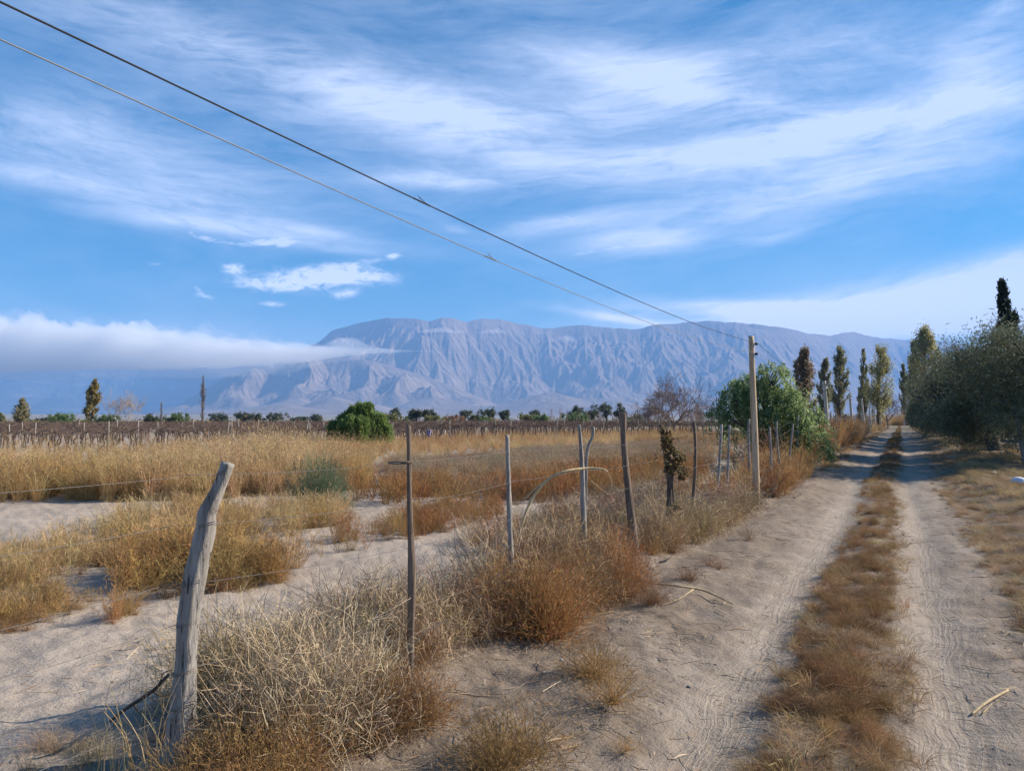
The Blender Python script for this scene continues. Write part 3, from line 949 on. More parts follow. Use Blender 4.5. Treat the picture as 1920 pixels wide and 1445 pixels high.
post([(1297, 985), (1302, 900), (1304, 840), (1301, 790)], 12.8, [8, 8, 7, 7], M_POSTBROWN, 'thin bowed dark post', 8, 0.12, 9)
post([(1345, 920), (1349, 870), (1353, 795)], 14.8, [6, 6, 6], M_POST, None, 7, 0.1, 10)
post([(1364, 910), (1366, 850), (1368, 797)], 15.6, [6, 6, 5], M_POST, None, 7, 0.1, 11)
post([(1406, 900), (1404, 840), (1404, 785)], 17.6, [6, 6, 6], M_POST, None, 7, 0.1, 12)
g_ = np.random.default_rng(12)
post_d = [19.2, 21.0, 22.8, 24.8, 27.0]
dd_ = 29.0
while dd_ < 125:
    post_d.append(dd_)
    dd_ += 1.7 + g_.random() * 0.6
post_d = post_d[:52]
fp_mesh = []
for k in range(4):
    path = np.array([(0.03 * math.sin(k * 2 + z * 2.2), 0.02 * math.cos(k + z * 2), z) for z in np.linspace(-0.3, 1.62, 9)])
    V, Q, T = tube(path, np.linspace(0.034, 0.024, 9), 7, 0.25, 20 + k)
    fp_mesh.append(new_mesh('fence_post', V, Q, T, M_POST, None, True))
for k, d in enumerate(post_d):
    x = flist(d)
    o = link('fence_post', fp_mesh[k % 4], fence, (x, d, gz_at(x, d)))
    o.rotation_euler = (g_.normal() * 0.04, g_.normal() * 0.05, g_.random() * 6)
    o.scale = (1, 1, 0.88 + 0.24 * g_.random())
post([(-300, 1900), (-300, 900)], 2.45, [50, 40], M_POST, None, 9, 0.1, 31)
# cross peg on the slim post, loose barbed wire strands
strands = [1.52, 1.26, 0.96, 0.75, 0.53, 0.34]
anchor_d = [2.45, 3.97, 5.24, 6.75, 8.2, 9.85, 11.3, 12.8, 14.8, 17.6, 22.8, 31, 40, 52, 66, 82, 100]
for k, z in enumerate(strands):
    mb = MB()
    for a, b in zip(anchor_d[:-1], anchor_d[1:]):
        if k in (3,) and a > 8: continue
        if a > 30 and k in (1, 4): continue
        jit = 0.03 * g_.normal(size=2)
        xa, xb = flist(a) - 0.0, flist(b)
        pa = np.array((xa, a, gz_at(xa, a) * 1.0 + z + (jit[0] if a > 4 else 0)))
        pb = np.array((xb, b, gz_at(xb, b) * 1.0 + z + jit[1]))
        pa[2] = z + (gz_at(xa, a) if a > 12 else 0) ; pb[2] = z + (gz_at(xb, b) if b > 12 else 0) + 0.02 * math.sin(b * 3 + k)
        if a > 2.5: pa[2] += 0.02 * math.sin(a * 3 + k) if a > 4 else 0
        L = float(np.linalg.norm(pb - pa))
        p = wire_path(pa, pb, 0.012 * L * (0.4 + g_.random()), 16)
        r = 0.0013 if a < 12 else 0.0018
        mb.add(*tube(p, r, 5))
        # barbs
        if a < 16:
            for q in range(int(L / 0.14)):
                u = (q + 0.5) * 0.14 / L
                c = p[min(int(u * 15), 14)] * (1 - (u * 15) % 1) + p[min(int(u * 15) + 1, 15)] * ((u * 15) % 1)
                v = unit(g_.normal(size=3)) * 0.014
                mb.add(*tube(np.array((c - v, c + v)), 0.0012, 3, cap=False))
    link('wire_strand', mb.mesh('wire_strand', M_WIRE, True), fence)
mb = MB()
mb.add(*tube(np.array((P3(728, 868, 5.20), P3(764, 867, 5.18), P3(772, 866, 5.2))), (0.010, 0.012, 0.010), 7, 0.2, 4))
o = link('cross_peg', mb.mesh('cross_peg', M_POSTBROWN, True), fence)
# tie wires wound round the big post
for (px, py, r_) in ((420, 890, 0.036), (388, 987, 0.046), (362, 1095, 0.054), (352, 1172, 0.052), (346, 1262, 0.055), (340, 1325, 0.068)):
    c = P3(px, py, 3.97)
    th = np.linspace(0, 4 * math.pi, 40)
    mb = MB()
    mb.add(*tube(c + np.stack((np.cos(th) * r_ * 1.06, np.sin(th) * r_ * 1.06, 0.010 * th / 6 + 0.012 * np.cos(th)), -1), 0.0018, 4))
    link('tie_wire', mb.mesh('tie_wire', M_WIRE, True), fence)


# ------------------------------------------------------------------ plants: templates and scattering
GOLD, STRAW, RUST, BROWN, SCRUB, PALE, GREY, OCHRE = ((0.43, 0.285, 0.115), (0.52, 0.375, 0.205), (0.32, 0.150, 0.062), (0.235, 0.140, 0.074),
                                                     (0.38, 0.260, 0.160), (0.60, 0.465, 0.305), (0.45, 0.345, 0.245), (0.37, 0.220, 0.088))


def t_weed(g, stems=12, twigs=10, h=0.55, spread=0.30, wd=0.0035, seeds=True):
    """branched upright dry weed, fine side twigs with seed husks"""
    P = []; W = []
    for _ in range(stems):
        a = g.random() * 6.283; tl = g.random() ** 0.7 * spread
        top = np.array((math.cos(a) * tl * 1.3, math.sin(a) * tl * 1.3, h * (0.6 + 0.5 * g.random())))
        b = np.array((math.cos(a), math.sin(a), 0)) * 0.04 * g.random()
        mid = b * 0.5 + top * 0.5 + np.array((math.cos(a), math.sin(a), 0)) * tl * 0.12
        st = spline((b, mid, top), 4)
        P.append(st); W.append((wd * 1.5, wd * 1.3, wd, wd * 0.5))
        for k in range(twigs):
            u = 0.2 + 0.8 * g.random()
            c = st[min(int(u * 3), 2)] * (1 - (u * 3) % 1) + st[min(int(u * 3) + 1, 3)] * ((u * 3) % 1)
            dr = unit(unit(top - b) * 1.0 + g.normal(size=3) * 0.62) * (0.07 + 0.13 * g.random()) * h * 1.5
            e = c + dr
            P.append(np.array((c, c + dr * 0.35 + g.normal(size=3) * 0.008, c + dr * 0.7 + g.normal(size=3) * 0.01, e)))
            W.append((wd * 0.8, wd * 0.9, wd * (1.7 if seeds else 0.8), wd * (1.2 if seeds else 0.4)))
    return ribbons(np.array(P), np.array(W), g)


def t_husk(g, n=420, h=0.35, rad=0.28, wd=0.006, ln=0.035):
    """dense low bush: thin stems packed with short husks"""
    d = unit(g.normal(size=(n, 3))); d[:, 2] = np.abs(d[:, 2])
    r = g.random(n) ** 0.45
    c = d * r[:, None] * np.array((rad, rad, h))
    o = unit(d * 0.6 + g.normal(size=(n, 3)) * 0.7 + np.array((0, 0, 0.45))) * (ln * (0.6 + 0.9 * g.random(n)))[:, None]
    P1 = np.stack((c, c + o * 0.5 + g.normal(size=(n, 3)) * 0.004, c + o), 1)
    V1, Q1 = ribbons(P1, np.array((wd * 0.4, wd, wd * 0.3)), g)
    m = n // 6
    e = d[:m] * np.array((rad, rad, h)) * (0.75 + 0.45 * g.random(m))[:, None]
    P2 = np.stack((e * 0.0 + g.normal(size=(m, 3)) * (0.02, 0.02, 0), e * 0.5 + g.normal(size=(m, 3)) * 0.02, e), 1)
    V2, Q2 = ribbons(P2, np.array((wd * 0.7, wd * 0.55, wd * 0.3)), g)
    return np.concatenate((V1, V2)), np.concatenate((Q1, Q2 + len(V1)))


def t_tangle(g, n=230, rad=0.42, h=0.45, wd=0.0032):
    """dry tumbleweed: arching interlaced bare twigs"""
    P = []; W = []
    for k in range(n):
        a = g.random() * 6.283
        if k < n // 4:
            b = g.normal(size=3) * (0.06, 0.06, 0.0)
            e = unit(np.array((math.cos(a), math.sin(a), 0.25 + 1.3 * g.random()))) * np.array((rad, rad, h * 1.6)) * (0.7 + 0.5 * g.random())
            e[2] = min(e[2], h * 1.5)
            wv = wd * 1.6
        else:
            b = unit(g.normal(size=3)) * np.array((rad, rad, h)) * g.random() ** 0.4; b[2] = abs(b[2])
            e = b + unit(g.normal(size=3) + b * 1.2) * (0.08 + 0.2 * g.random())
            wv = wd
        m = (b + e) / 2 + g.normal(size=3) * 0.085 + np.array((0, 0, 0.07 * g.random()))
        q = spline((b, m, e + np.array((0, 0, -0.10 * g.random()))), 6)
        q[1:] += g.normal(size=(5, 3)) * 0.011
        P.append(q); W.append(np.linspace(wv, wv * 0.4, 6))
    return ribbons(np.array(P), np.array(W), g)


def t_grass(g, n=46, h=0.8, spread=0.22, wd=0.006, droop=0.25, seeds=0.5):
    """tall dry grass tuft with feathery heads"""
    a = g.random(n) * 6.283; r = g.random(n) ** 0.6
    b = np.stack((np.cos(a) * r * spread * 0.5, np.sin(a) * r * spread * 0.5, 0 * a), -1)
    hh = h * (0.5 + 0.6 * g.random(n))
    ln = np.stack((np.cos(a), np.sin(a), 0 * a), -1) * (spread * (0.3 + g.random(n)))[:, None] + g.normal(size=(n, 3)) * (0.05, 0.05, 0)
    p1 = b + ln * 0.25 + np.array((0, 0, 1.0)) * (hh * 0.45)[:, None]
    p2 = b + ln * 0.65 + np.array((0, 0, 1.0)) * (hh * 0.82)[:, None]
    p3 = b + ln * (1.0 + droop) + np.array((0, 0, 1.0)) * (hh * (1.0 - droop * 0.15))[:, None]
    V, Q = ribbons(np.stack((b, p1, p2, p3), 1), np.array((wd, wd * 0.9, wd * 0.7, wd * 0.25)), g)
    k = int(n * seeds)
    if k:
        c = p2[:k, None] * (1 - g.random((k, 5, 1))) + p3[:k, None] * g.random((k, 5, 1))
        c = c.reshape(-1, 3)
        e = c + unit(g.normal(size=c.shape) * 0.6 + np.array((0, 0, 0.8))) * 0.07
        V2, Q2 = ribbons(np.stack((c, e), 1), np.array((wd * 1.3, wd * 0.4)), g)
        Q = np.concatenate((Q, Q2 + len(V))); V = np.concatenate((V, V2))
    return V, Q


def scatter(mb, temps, xy, scale, tint, g, squash=(0.8, 1.2), tvar=0.18, tilt=0.12, sink=0.0):
    xy = np.asarray(xy, float).reshape(-1, 2)
    n = len(xy)
    if n == 0: return
    z = H(xy[:, 0], xy[:, 1]) - sink
    tint = np.asarray(tint, float)
    tint = np.broadcast_to(tint, (n, 3)) if tint.ndim == 1 else tint
    scale = np.broadcast_to(np.asarray(scale, float), (n,))
    which = g.integers(0, len(temps), n)
    for k, (V, Q) in enumerate(temps):
        idx = np.where(which == k)[0]
        if not len(idx): continue
        m = len(idx)
        a = g.random(m) * 6.283
        c, s = np.cos(a), np.sin(a)
        sc = scale[idx] * (0.8 + 0.4 * g.random(m)); sq = squash[0] + (squash[1] - squash[0]) * g.random(m)
        X = (V[None, :, 0] * c[:, None] - V[None, :, 1] * s[:, None]) * sc[:, None]
        Y = (V[None, :, 0] * s[:, None] + V[None, :, 1] * c[:, None]) * sc[:, None]
        Z = V[None, :, 2] * (sc * sq)[:, None]
        tx, ty = g.normal(size=m) * tilt, g.normal(size=m) * tilt
        X = X + Z * tx[:, None] + xy[idx, 0][:, None]
        Y = Y + Z * ty[:, None] + xy[idx, 1][:, None]
        Z = Z + z[idx][:, None]
        W = np.stack((X, Y, Z), -1)
        QQ = (Q[None] + (np.arange(m) * len(V))[:, None, None]).reshape(-1, 4)
        cc = tint[idx] * (1 + tvar * g.normal(size=(m, 1))) * (1 + 0.05 * g.normal(size=(m, 3)))
        mb.add(W.reshape(-1, 3), QQ, None, np.repeat(np.clip(cc, 0.01, 0.8), len(V), 0))


def in_poly(p, poly):
    x, y = p[:, 0], p[:, 1]
    r = np.zeros(len(p), bool)
    n = len(poly)
    for i in range(n):
        x1, y1 = poly[i]; x2, y2 = poly[(i + 1) % n]
        c = ((y1 > y) != (y2 > y)) & (x < (x2 - x1) * (y - y1) / (y2 - y1 + 1e-12) + x1)
        r ^= c
    return r


def in_px(poly_px, n, g, clump=0.0, fr=0.8, seed=0):
    """n ground points inside a patch whose corners are seen at these pixels"""
    poly = np.array([G(px, py)[:2] for px, py in poly_px])
    lo, hi = poly.min(0), poly.max(0)
    out = np.zeros((0, 2))
    for _ in range(60):
        p = lo + (hi - lo) * g.random((n * 3, 2))
        p = p[in_poly(p, poly)]
        if clump:
            v = 0.5 + 0.5 * vnoise(p[:, 0] * fr, p[:, 1] * fr, seed + 3)
            p = p[v > clump * (0.35 + 0.8 * g.random(len(p)))]
        out = np.concatenate((out, p))
        if len(out) >= n: break
    return out[:n]


def mixed(cols, n, g):
    cols = np.array(cols)
    k = g.integers(0, len(cols), n)
    return cols[k] * (0.9 + 0.2 * g.random((n, 1)))


def tinted(xy, c1, c2, fr, seed, g):
    v = np.clip(0.5 + 0.9 * vnoise(xy[:, 0] * fr, xy[:, 1] * fr, seed) + 0.25 * g.normal(size=len(xy)), 0, 1)[:, None]
    return np.array(c1) * (1 - v) + np.array(c2) * v


gT = np.random.default_rng(101)
T_WEED = [t_weed(gT) for _ in range(4)]
T_WEEDFAR = [t_weed(gT, 9, 6, 0.55, 0.3, 0.006) for _ in range(3)]
T_HUSK = [t_husk(gT) for _ in range(4)]
T_HUSKFINE = [t_husk(gT, 900, 0.42, 0.34, 0.0045, 0.030) for _ in range(3)]
T_TANGLE = [t_tangle(gT) for _ in range(5)]
T_TANGLEFAR = [t_tangle(gT, 120, 0.45, 0.45, 0.007) for _ in range(3)]
T_GRASS = [t_grass(gT) for _ in range(4)]
T_GRASSFAR = [t_grass(gT, 34, 0.9, 0.30, 0.011, 0.25, 0.6) for _ in range(4)]
T_LOWGRASS = [t_grass(gT, 30, 0.14, 0.10, 0.0032, 0.5, 0.0) for _ in range(4)]


def stuff(name, mb, mat, label, cat):
    o = link(name, mb.mesh(name, mat))
    tag(o, label, cat, kind='stuff')
    return o


def off_strip(o1, o2, d1, d2, n, g, power=1.0, clump=0.0, seed=0, fr=0.9):
    """points in a strip beside the track, denser towards the camera"""
    out = np.zeros((0, 2))
    for _ in range(40):
        d = (d1 ** (1 - power) + (d2 ** (1 - power) - d1 ** (1 - power)) * g.random(n * 2)) ** (1 / (1 - power)) if power != 1 else d1 * (d2 / d1) ** g.random(n * 2)
        o = o1 + (o2 - o1) * g.random(n * 2)
        p = np.stack((o + SLOPE * d + wob(d), d), -1)
        if clump:
            v = 0.5 + 0.5 * vnoise(p[:, 0] * fr, p[:, 1] * fr, seed)
            p = p[v > clump * (0.35 + 0.8 * g.random(len(p)))]
        out = np.concatenate((out, p))
        if len(out) >= n: break
    return out[:n]


g1 = np.random.default_rng(55)
# --- tall golden grass belt across the field
mb = MB()
belt = in_px([(-260, 938), (300, 938), (430, 925), (560, 925), (700, 900), (760, 870), (900, 852), (1100, 838), (1330, 822), (1330, 808), (1000, 822), (760, 830), (560, 838), (300, 848), (-260, 862)], 2600, g1, 0.30, 0.35, 1)
bpx = CX + FPX * belt[:, 0] / belt[:, 1]
hs_ = 0.50 + 0.34 * np.exp(-((bpx - 500) / 130.0) ** 2) + 0.25 * np.exp(-((belt[:, 1] - 20) / 5.0) ** 2) * (bpx < 620)
scatter(mb, T_GRASSFAR, belt, hs_, tinted(belt, STRAW, (0.42, 0.27, 0.125), 0.16, 5, g1), g1)
front = in_px([(-260, 942), (200, 940), (380, 938), (560, 930), (700, 915), (690, 885), (380, 905), (-260, 912)], 900, g1, 0.25, 0.6, 2)
scatter(mb, T_GRASS, front, 0.85, tinted(front, STRAW, GOLD, 0.3, 6, g1), g1)
scatter(mb, T_WEEDFAR, front[::2], 1.1, tinted(front[::2], OCHRE, BROWN, 0.3, 7, g1), g1)
rust = in_px([(600, 852), (760, 858), (900, 842), (1100, 830), (1300, 820), (1300, 808), (900, 820), (600, 838)], 1300, g1, 0.35, 0.3, 3)
scatter(mb, T_GRASSFAR, rust, 0.50, tinted(rust, RUST, OCHRE, 0.12, 8, g1), g1)
und = np.array([-25.5, 27.0]) + np.array([0.696, 0.718]) * g1.uniform(-8, 78, 1500)[:, None] + np.array([-0.718, 0.696]) * (g1.random(1500)[:, None] ** 1.3 * 34 - 0.5)
scatter(mb, T_GRASSFAR, und, 0.42, tinted(und, (0.24, 0.155, 0.085), (0.34, 0.21, 0.10), 0.15, 15, g1), g1)
stuff('field_grass', mb, M_DRY, 'belt of tall golden dry grass across the field before the vineyard', 'grass')

# --- low tan scrub between the belt and the fence
mb = MB()
sc = in_px([(740, 925), (880, 935), (1160, 930), (1330, 890), (1330, 835), (1100, 842), (900, 856), (720, 870)], 2300, g1, 0.26, 0.5, 4)
scatter(mb, T_TANGLEFAR, sc, 0.72, tinted(sc, SCRUB, (0.36, 0.28, 0.19), 0.3, 9, g1), g1, (0.6, 1.0))
sc2 = in_px([(640, 945), (820, 950), (1150, 935), (1330, 895), (1250, 880), (900, 915), (700, 925)], 420, g1, 0.45, 0.6, 5)
scatter(mb, T_WEEDFAR, sc2, 1.0, tinted(sc2, RUST, OCHRE, 0.4, 10, g1), g1)
sc3 = in_px([(1290, 880), (1430, 880), (1440, 812), (1180, 812), (1200, 835)], 520, g1, 0.1, 0.5, 6)
scatter(mb, T_TANGLEFAR, sc3, 0.9, tinted(sc3, SCRUB, (0.30, 0.19, 0.10), 0.3, 16, g1), g1, (0.6, 1.1))
scatter(mb, T_GRASSFAR, sc3[::2], 0.5, tinted(sc3[::2], OCHRE, RUST, 0.3, 17, g1), g1)
stuff('field_scrub', mb, M_DRY, 'low tan and rust scrub of dead stems behind the fence', 'scrub')

# --- golden weeds on the sand
mb = MB()
for poly, n, sc_, c1, c2, sd_ in (
        ([(215, 1118), (330, 1125), (545, 1088), (565, 1058), (430, 1044), (300, 1050), (240, 1078)], 190, 0.86, GOLD, OCHRE, 1),
        ([(110, 1035), (240, 1038), (430, 1022), (640, 988), (640, 955), (560, 962), (420, 966), (300, 966), (180, 990)], 230, 0.82, GOLD, STRAW, 2),
        ([(560, 1052), (700, 1030), (860, 990), (960, 962), (900, 955), (800, 965), (640, 1005)], 120, 0.62, OCHRE, RUST, 3),
        ([(-220, 1112), (60, 1108), (130, 1090), (240, 1075), (220, 1050), (100, 1050), (-220, 1062)], 200, 0.62, GOLD, STRAW, 4),
        ([(-120, 1195), (60, 1180), (150, 1160), (165, 1138), (90, 1135), (-120, 1165)], 70, 0.50, GOLD, OCHRE, 5),
        ([(190, 1172), (240, 1172), (245, 1150), (200, 1150)], 12, 0.42, GOLD, OCHRE, 6),
        ([(700, 1010), (860, 985), (980, 945), (1130, 935), (1100, 925), (900, 935), (720, 975)], 90, 0.55, OCHRE, BROWN, 8),
        ([(640, 900), (780, 935), (1000, 925), (960, 905), (700, 890)], 90, 0.6, RUST, BROWN, 9)):
    p = in_px(poly, n, g1, 0.56, 1.1, 20 + sd_)
    scatter(mb, T_WEED, p, sc_, tinted(p, c1, c2, 0.8, 30 + sd_, g1), g1)
    q = p[::2] + g1.normal(size=p[::2].shape) * 0.12
    scatter(mb, T_HUSK, q, sc_ * 0.75, tinted(q, c1, BROWN, 0.8, 40 + sd_, g1), g1, (0.8, 1.3))
stuff('golden_weeds', mb, M_DRY, 'golden dry weeds growing in bands on the pale sand', 'weeds')

# --- brush along the fence
mb = MB(); mt = MB()


def brush(d1, d2, o1, o2, n, sc_, tints, temps, target, sq=(0.8, 1.2), clump=0.0, seed=0):
    d = d1 + (d2 - d1) * g1.random(n)
    x = flist(d) + o1 + (o2 - o1) * g1.random(n)
    p = np.stack((x, d), -1)
    if clump:
        v = 0.5 + 0.5 * vnoise(x * 0.8, d * 0.8, seed)
        p = p[v > clump * (0.3 + 0.9 * g1.random(n))]
    scatter(target, temps, p, sc_, mixed(tints, len(p), g1), g1, sq)


brush(4.05, 4.6, 0.20, 0.50, 20, 0.85, [PALE, STRAW, PALE, GREY], T_TANGLE, mt)
brush(4.45, 5.0, -0.70, -0.12, 27, 0.90, [PALE, STRAW, PALE, GREY], T_TANGLE, mt)
brush(5.15, 6.3, -0.85, -0.30, 30, 0.90, [PALE, STRAW, GREY, SCRUB], T_TANGLE, mt)
brush(5.5, 6.5, -0.3, -0.05, 14, 0.75, [PALE, STRAW, SCRUB], T_TANGLE, mt)
brush(3.85, 4.65, 0.30, 0.66, 32, 0.78, [(0.31, 0.17, 0.068), BROWN, OCHRE, BROWN], T_HUSKFINE, mb, (0.7, 1.2))
brush(4.5, 4.8, -0.1, 0.12, 12, 0.62, [(0.31, 0.17, 0.068), BROWN, OCHRE], T_HUSKFINE, mb, (0.7, 1.1))
brush(3.5, 3.85, 0.42, 0.78, 12, 0.75, [OCHRE, BROWN, GOLD], T_HUSKFINE, mb, (0.6, 1.0))
brush(5.4, 6.3, -0.45, -0.12, 14, 0.70, [RUST, BROWN, (0.30, 0.16, 0.065)], T_HUSKFINE, mb, (0.7, 1.0))
brush(3.75, 4.15, -0.9, -0.25, 10, 0.28, [SCRUB, STRAW, GREY], T_TANGLE, mt, (0.5, 0.9))
brush(6.2, 8.6, -0.25, 0.55, 54, 1.0, [RUST, RUST, BROWN, OCHRE], T_HUSKFINE, mb, (1.0, 1.6))
brush(6.2, 8.8, -0.5, 0.35, 48, 1.05, [PALE, STRAW, SCRUB], T_TANGLE, mt, (0.9, 1.4))
brush(8.6, 10.2, -0.9, 0.0, 24, 0.9, [SCRUB, RUST, STRAW], T_TANGLE, mt)
brush(10.2, 14.5, -0.5, 0.45, 66, 0.90, [PALE, STRAW, STRAW, SCRUB], T_TANGLE, mt)
brush(10.0, 14.5, -0.2, 0.45, 40, 0.8, [RUST, OCHRE, BROWN], T_HUSK, mb, (0.8, 1.2))
brush(14.2, 17.3, -0.9, 0.0, 60, 0.9, [OCHRE, RUST, GOLD], T_WEED, mb, (0.9, 1.3))
brush(17.4, 24.0, -0.8, 0.66, 120, 1.0, [OCHRE, RUST, GOLD], T_WEED, mb, (0.9, 1.4))
brush(10.5, 18.0, -3.2, -0.6, 130, 0.9, [SCRUB, GREY, RUST, PALE], T_TANGLE, mt, (0.7, 1.1))
brush(14.2, 24.0, -0.9, 0.4, 90, 1.0, [SCRUB, PALE, RUST], T_TANGLEFAR, mt)
brush(24.0, 60.0, -1.3, 0.5, 420, 1.5, [SCRUB, RUST, OCHRE, BROWN], T_WEEDFAR, mb, (1.1, 1.7))
brush(26.0, 70.0, -1.8, -0.1, 200, 1.7, [SCRUB, BROWN, GREY], T_TANGLEFAR, mt, (1.0, 1.6))
brush(60.0, 150.0, -1.8, 0.4, 260, 1.6, [SCRUB, OCHRE, GOLD], T_WEEDFAR, mb)
stuff('fence_weeds', mb, M_DRY, 'rusty brown husky weeds massed along the fence foot', 'weeds')
stuff('fence_brush', mt, M_TWIG, 'pale interlaced tumbleweed twigs piled along the wire fence', 'brush')

# --- grass strip between the ruts
mb = MB()
p = off_strip(-0.90, -0.13, 3.2, 60, 1050, g1, 1.0, 0.62, 61, 1.6)
eo = (p[:, 0] - SLOPE * p[:, 1] - wob(p[:, 1]) + 0.48) / 0.5
sz_ = (0.17 + 0.16 * g1.random(len(p))) * (1.15 - 0.45 * np.abs(eo)) * (0.75 + 0.5 * (0.5 + 0.5 * vnoise(p[:, 0] * 1.1, p[:, 1] * 1.1, 66)))
tn_ = tinted(p, (0.235, 0.128, 0.060), (0.37, 0.225, 0.108), 1.3, 62, g1)
nr_ = p[:, 1] < 9.5
scatter(mb, T_HUSKFINE, p[nr_][::2], sz_[nr_][::2] * 1.25, tn_[nr_][::2], g1, (0.5, 1.0))
scatter(mb, T_HUSK, p[nr_][1::2], sz_[nr_][1::2] * 1.1, tn_[nr_][1::2], g1, (0.5, 1.0))
scatter(mb, T_HUSK, p[~nr_], sz_[~nr_] * 1.25, tn_[~nr_], g1, (0.6, 1.2))
p = off_strip(-0.95, 0.02, 3.0, 80, 560, g1, 1.0, 0.62, 63, 1.5)
scatter(mb, T_LOWGRASS, p, 0.85, tinted(p, (0.44, 0.31, 0.155), (0.29, 0.175, 0.088), 0.9, 64, g1), g1, (0.5, 1.1), 0.25, 0.5)
p = off_strip(-0.85, -0.05, 3.0, 25, 90, g1, 1.0, 0.4, 67, 1.0)
scatter(mb, T_TANGLE, p, 0.36, mixed([STRAW, PALE, BROWN], len(p), g1), g1, (0.3, 0.7))
p = off_strip(-0.80, -0.10, 45, 190, 500, g1, 1.0)
scatter(mb, T_HUSK, p, 0.45, mixed([OCHRE, GOLD, BROWN], len(p), g1), g1, (0.5, 0.9))
stuff('median_grass', mb, M_DRY, 'brown dry grass strip growing between the two wheel ruts', 'grass')

# --- verges
mb = MB()
p = off_strip(1.05, 3.4, 6, 40, 1100, g1, 1.0, 0.50, 71, 0.9)
scatter(mb, T_LOWGRASS, p, 0.95, tinted(p, STRAW, (0.30, 0.21, 0.12), 0.8, 72, g1), g1, (0.4, 1.0), 0.2, 0.6)
p = off_strip(1.7, 5.5, 14, 160, 1500, g1, 1.0, 0.45, 73, 0.45)
scatter(mb, T_LOWGRASS, p, 1.5, tinted(p, (0.30, 0.225, 0.105), (0.44, 0.32, 0.165), 0.6, 74, g1), g1, (0.5, 1.0), 0.2, 0.4)
p = off_strip(1.1, 3.4, 5, 30, 420, g1, 1.0, 0.5, 75, 0.8)
scatter(mb, T_TANGLE, p, 0.42, mixed([SCRUB, GREY, BROWN, STRAW], len(p), g1), g1, (0.3, 0.6))
p = off_strip(0.9, 4.2, 5.0, 40, 1150, g1, 1.0, 0.5, 76, 0.8)
scatter(mb, T_HUSK, p, 0.32, mixed([BROWN, BROWN, (0.15, 0.10, 0.06), SCRUB, OCHRE], len(p), g1), g1, (0.3, 0.9))
p = off_strip(-2.9, -2.1, 24, 150, 260, g1, 1.0, 0.4, 77)
scatter(mb, T_HUSK, p, 0.5, mixed([OCHRE, GOLD, BROWN], len(p), g1), g1, (0.5, 1.0))
# grass bank closing the end of the track
e0 = np.stack((SLOPE * 190 + g1.uniform(-7, 8, 260), 190 + g1.uniform(0, 12, 260)), -1)
scatter(mb, T_GRASSFAR, e0, 2.4, mixed([GOLD, STRAW, OCHRE], 260, g1), g1)
stuff('verge_grass', mb, M_DRY, 'trampled straw coloured grass on the verges of the track', 'grass')

# --- straw bits, twigs and stones lying about
mb = MB()
n = 19000
d = 3.0 * (22 / 3.0) ** g1.random(n)
x = SLOPE * d + wob(d) + g1.uniform(-6.5, 3.6, n)
keep = 0.5 + 0.5 * vnoise(x * 0.7, d * 0.7, 81) > 0.25 + 0.5 * g1.random(n)
o_ = x - SLOPE * d - wob(d)
keep &= (g1.random(n) < 0.40) | (np.abs(o_ + 0.46) < 0.55) | (o_ > 0.75) | ((o_ < -1.7) & (o_ > -3.8))
x, d = x[keep], d[keep]; n = len(x)
a = g1.random(n) * 6.283
ln = 0.03 + 0.10 * g1.random(n) ** 2
c = np.stack((x, d, H(x, d) + 0.006 + 0.012 * g1.random(n)), -1)
dv = np.stack((np.cos(a), np.sin(a), g1.normal(size=n) * 0.12), -1) * ln[:, None]
V, Q = ribbons(np.stack((c - dv, c + g1.normal(size=(n, 3)) * 0.006, c + dv), 1), np.array((0.003, 0.0045, 0.002)), g1)
cc = mixed([STRAW, SCRUB, BROWN, GREY, PALE, (0.12, 0.08, 0.05), (0.15, 0.1, 0.06)], n, g1)
mb.add(V, Q, None, np.repeat(cc, 6, 0))
stuff('straw_litter', mb, M_TWIG, 'bits of straw and broken twigs littering the sand', 'litter')

mb = MB()
ico_v = unit(np.array([(sx, sy, sz) for sx in (-1, 1) for sy in (-1, 1) for sz in (-0.7, 0.7)] + [(0, 0, 1.2), (0, 0, -1.2), (1.3, 0, 0), (-1.3, 0, 0), (0, 1.3, 0), (0, -1.3, 0)], float))
ico_t = []
for f in (((0, 1, 3, 2), 11), ((4, 6, 7, 5), 10), ((0, 4, 5, 1), 13), ((2, 3, 7, 6), 12), ((1, 5, 7, 3), 8), ((0, 2, 6, 4), 9)):
    q, apex = f
    for k in range(4):
        ico_t.append((q[k], q[(k + 1) % 4], apex))
ico_t = np.array([(a, b, {11: 11, 10: 10, 13: 13, 12: 12, 8: 8, 9: 9}[c_]) for a, b, c_ in ico_t])
for k in range(420):
    d = 3.0 * (16 / 3.0) ** g1.random(); x = SLOPE * d + g1.uniform(-6, 3.5)
    s = 0.005 + 0.010 * g1.random() ** 3
    V = ico_v * (1 + 0.25 * g1.normal(size=(14, 1))) * s * np.array((1.2, 1, 0.7)) + np.array((x, d, gz_at(x, d) + s * 0.25))
    mb.add(V, None, ico_t, mixed([(0.36, 0.31, 0.26), (0.28, 0.24, 0.2), (0.42, 0.38, 0.33)], 1, g1))
stuff('pebbles', mb, M_TWIG, 'small pebbles and clods scattered on the sand', 'pebbles')


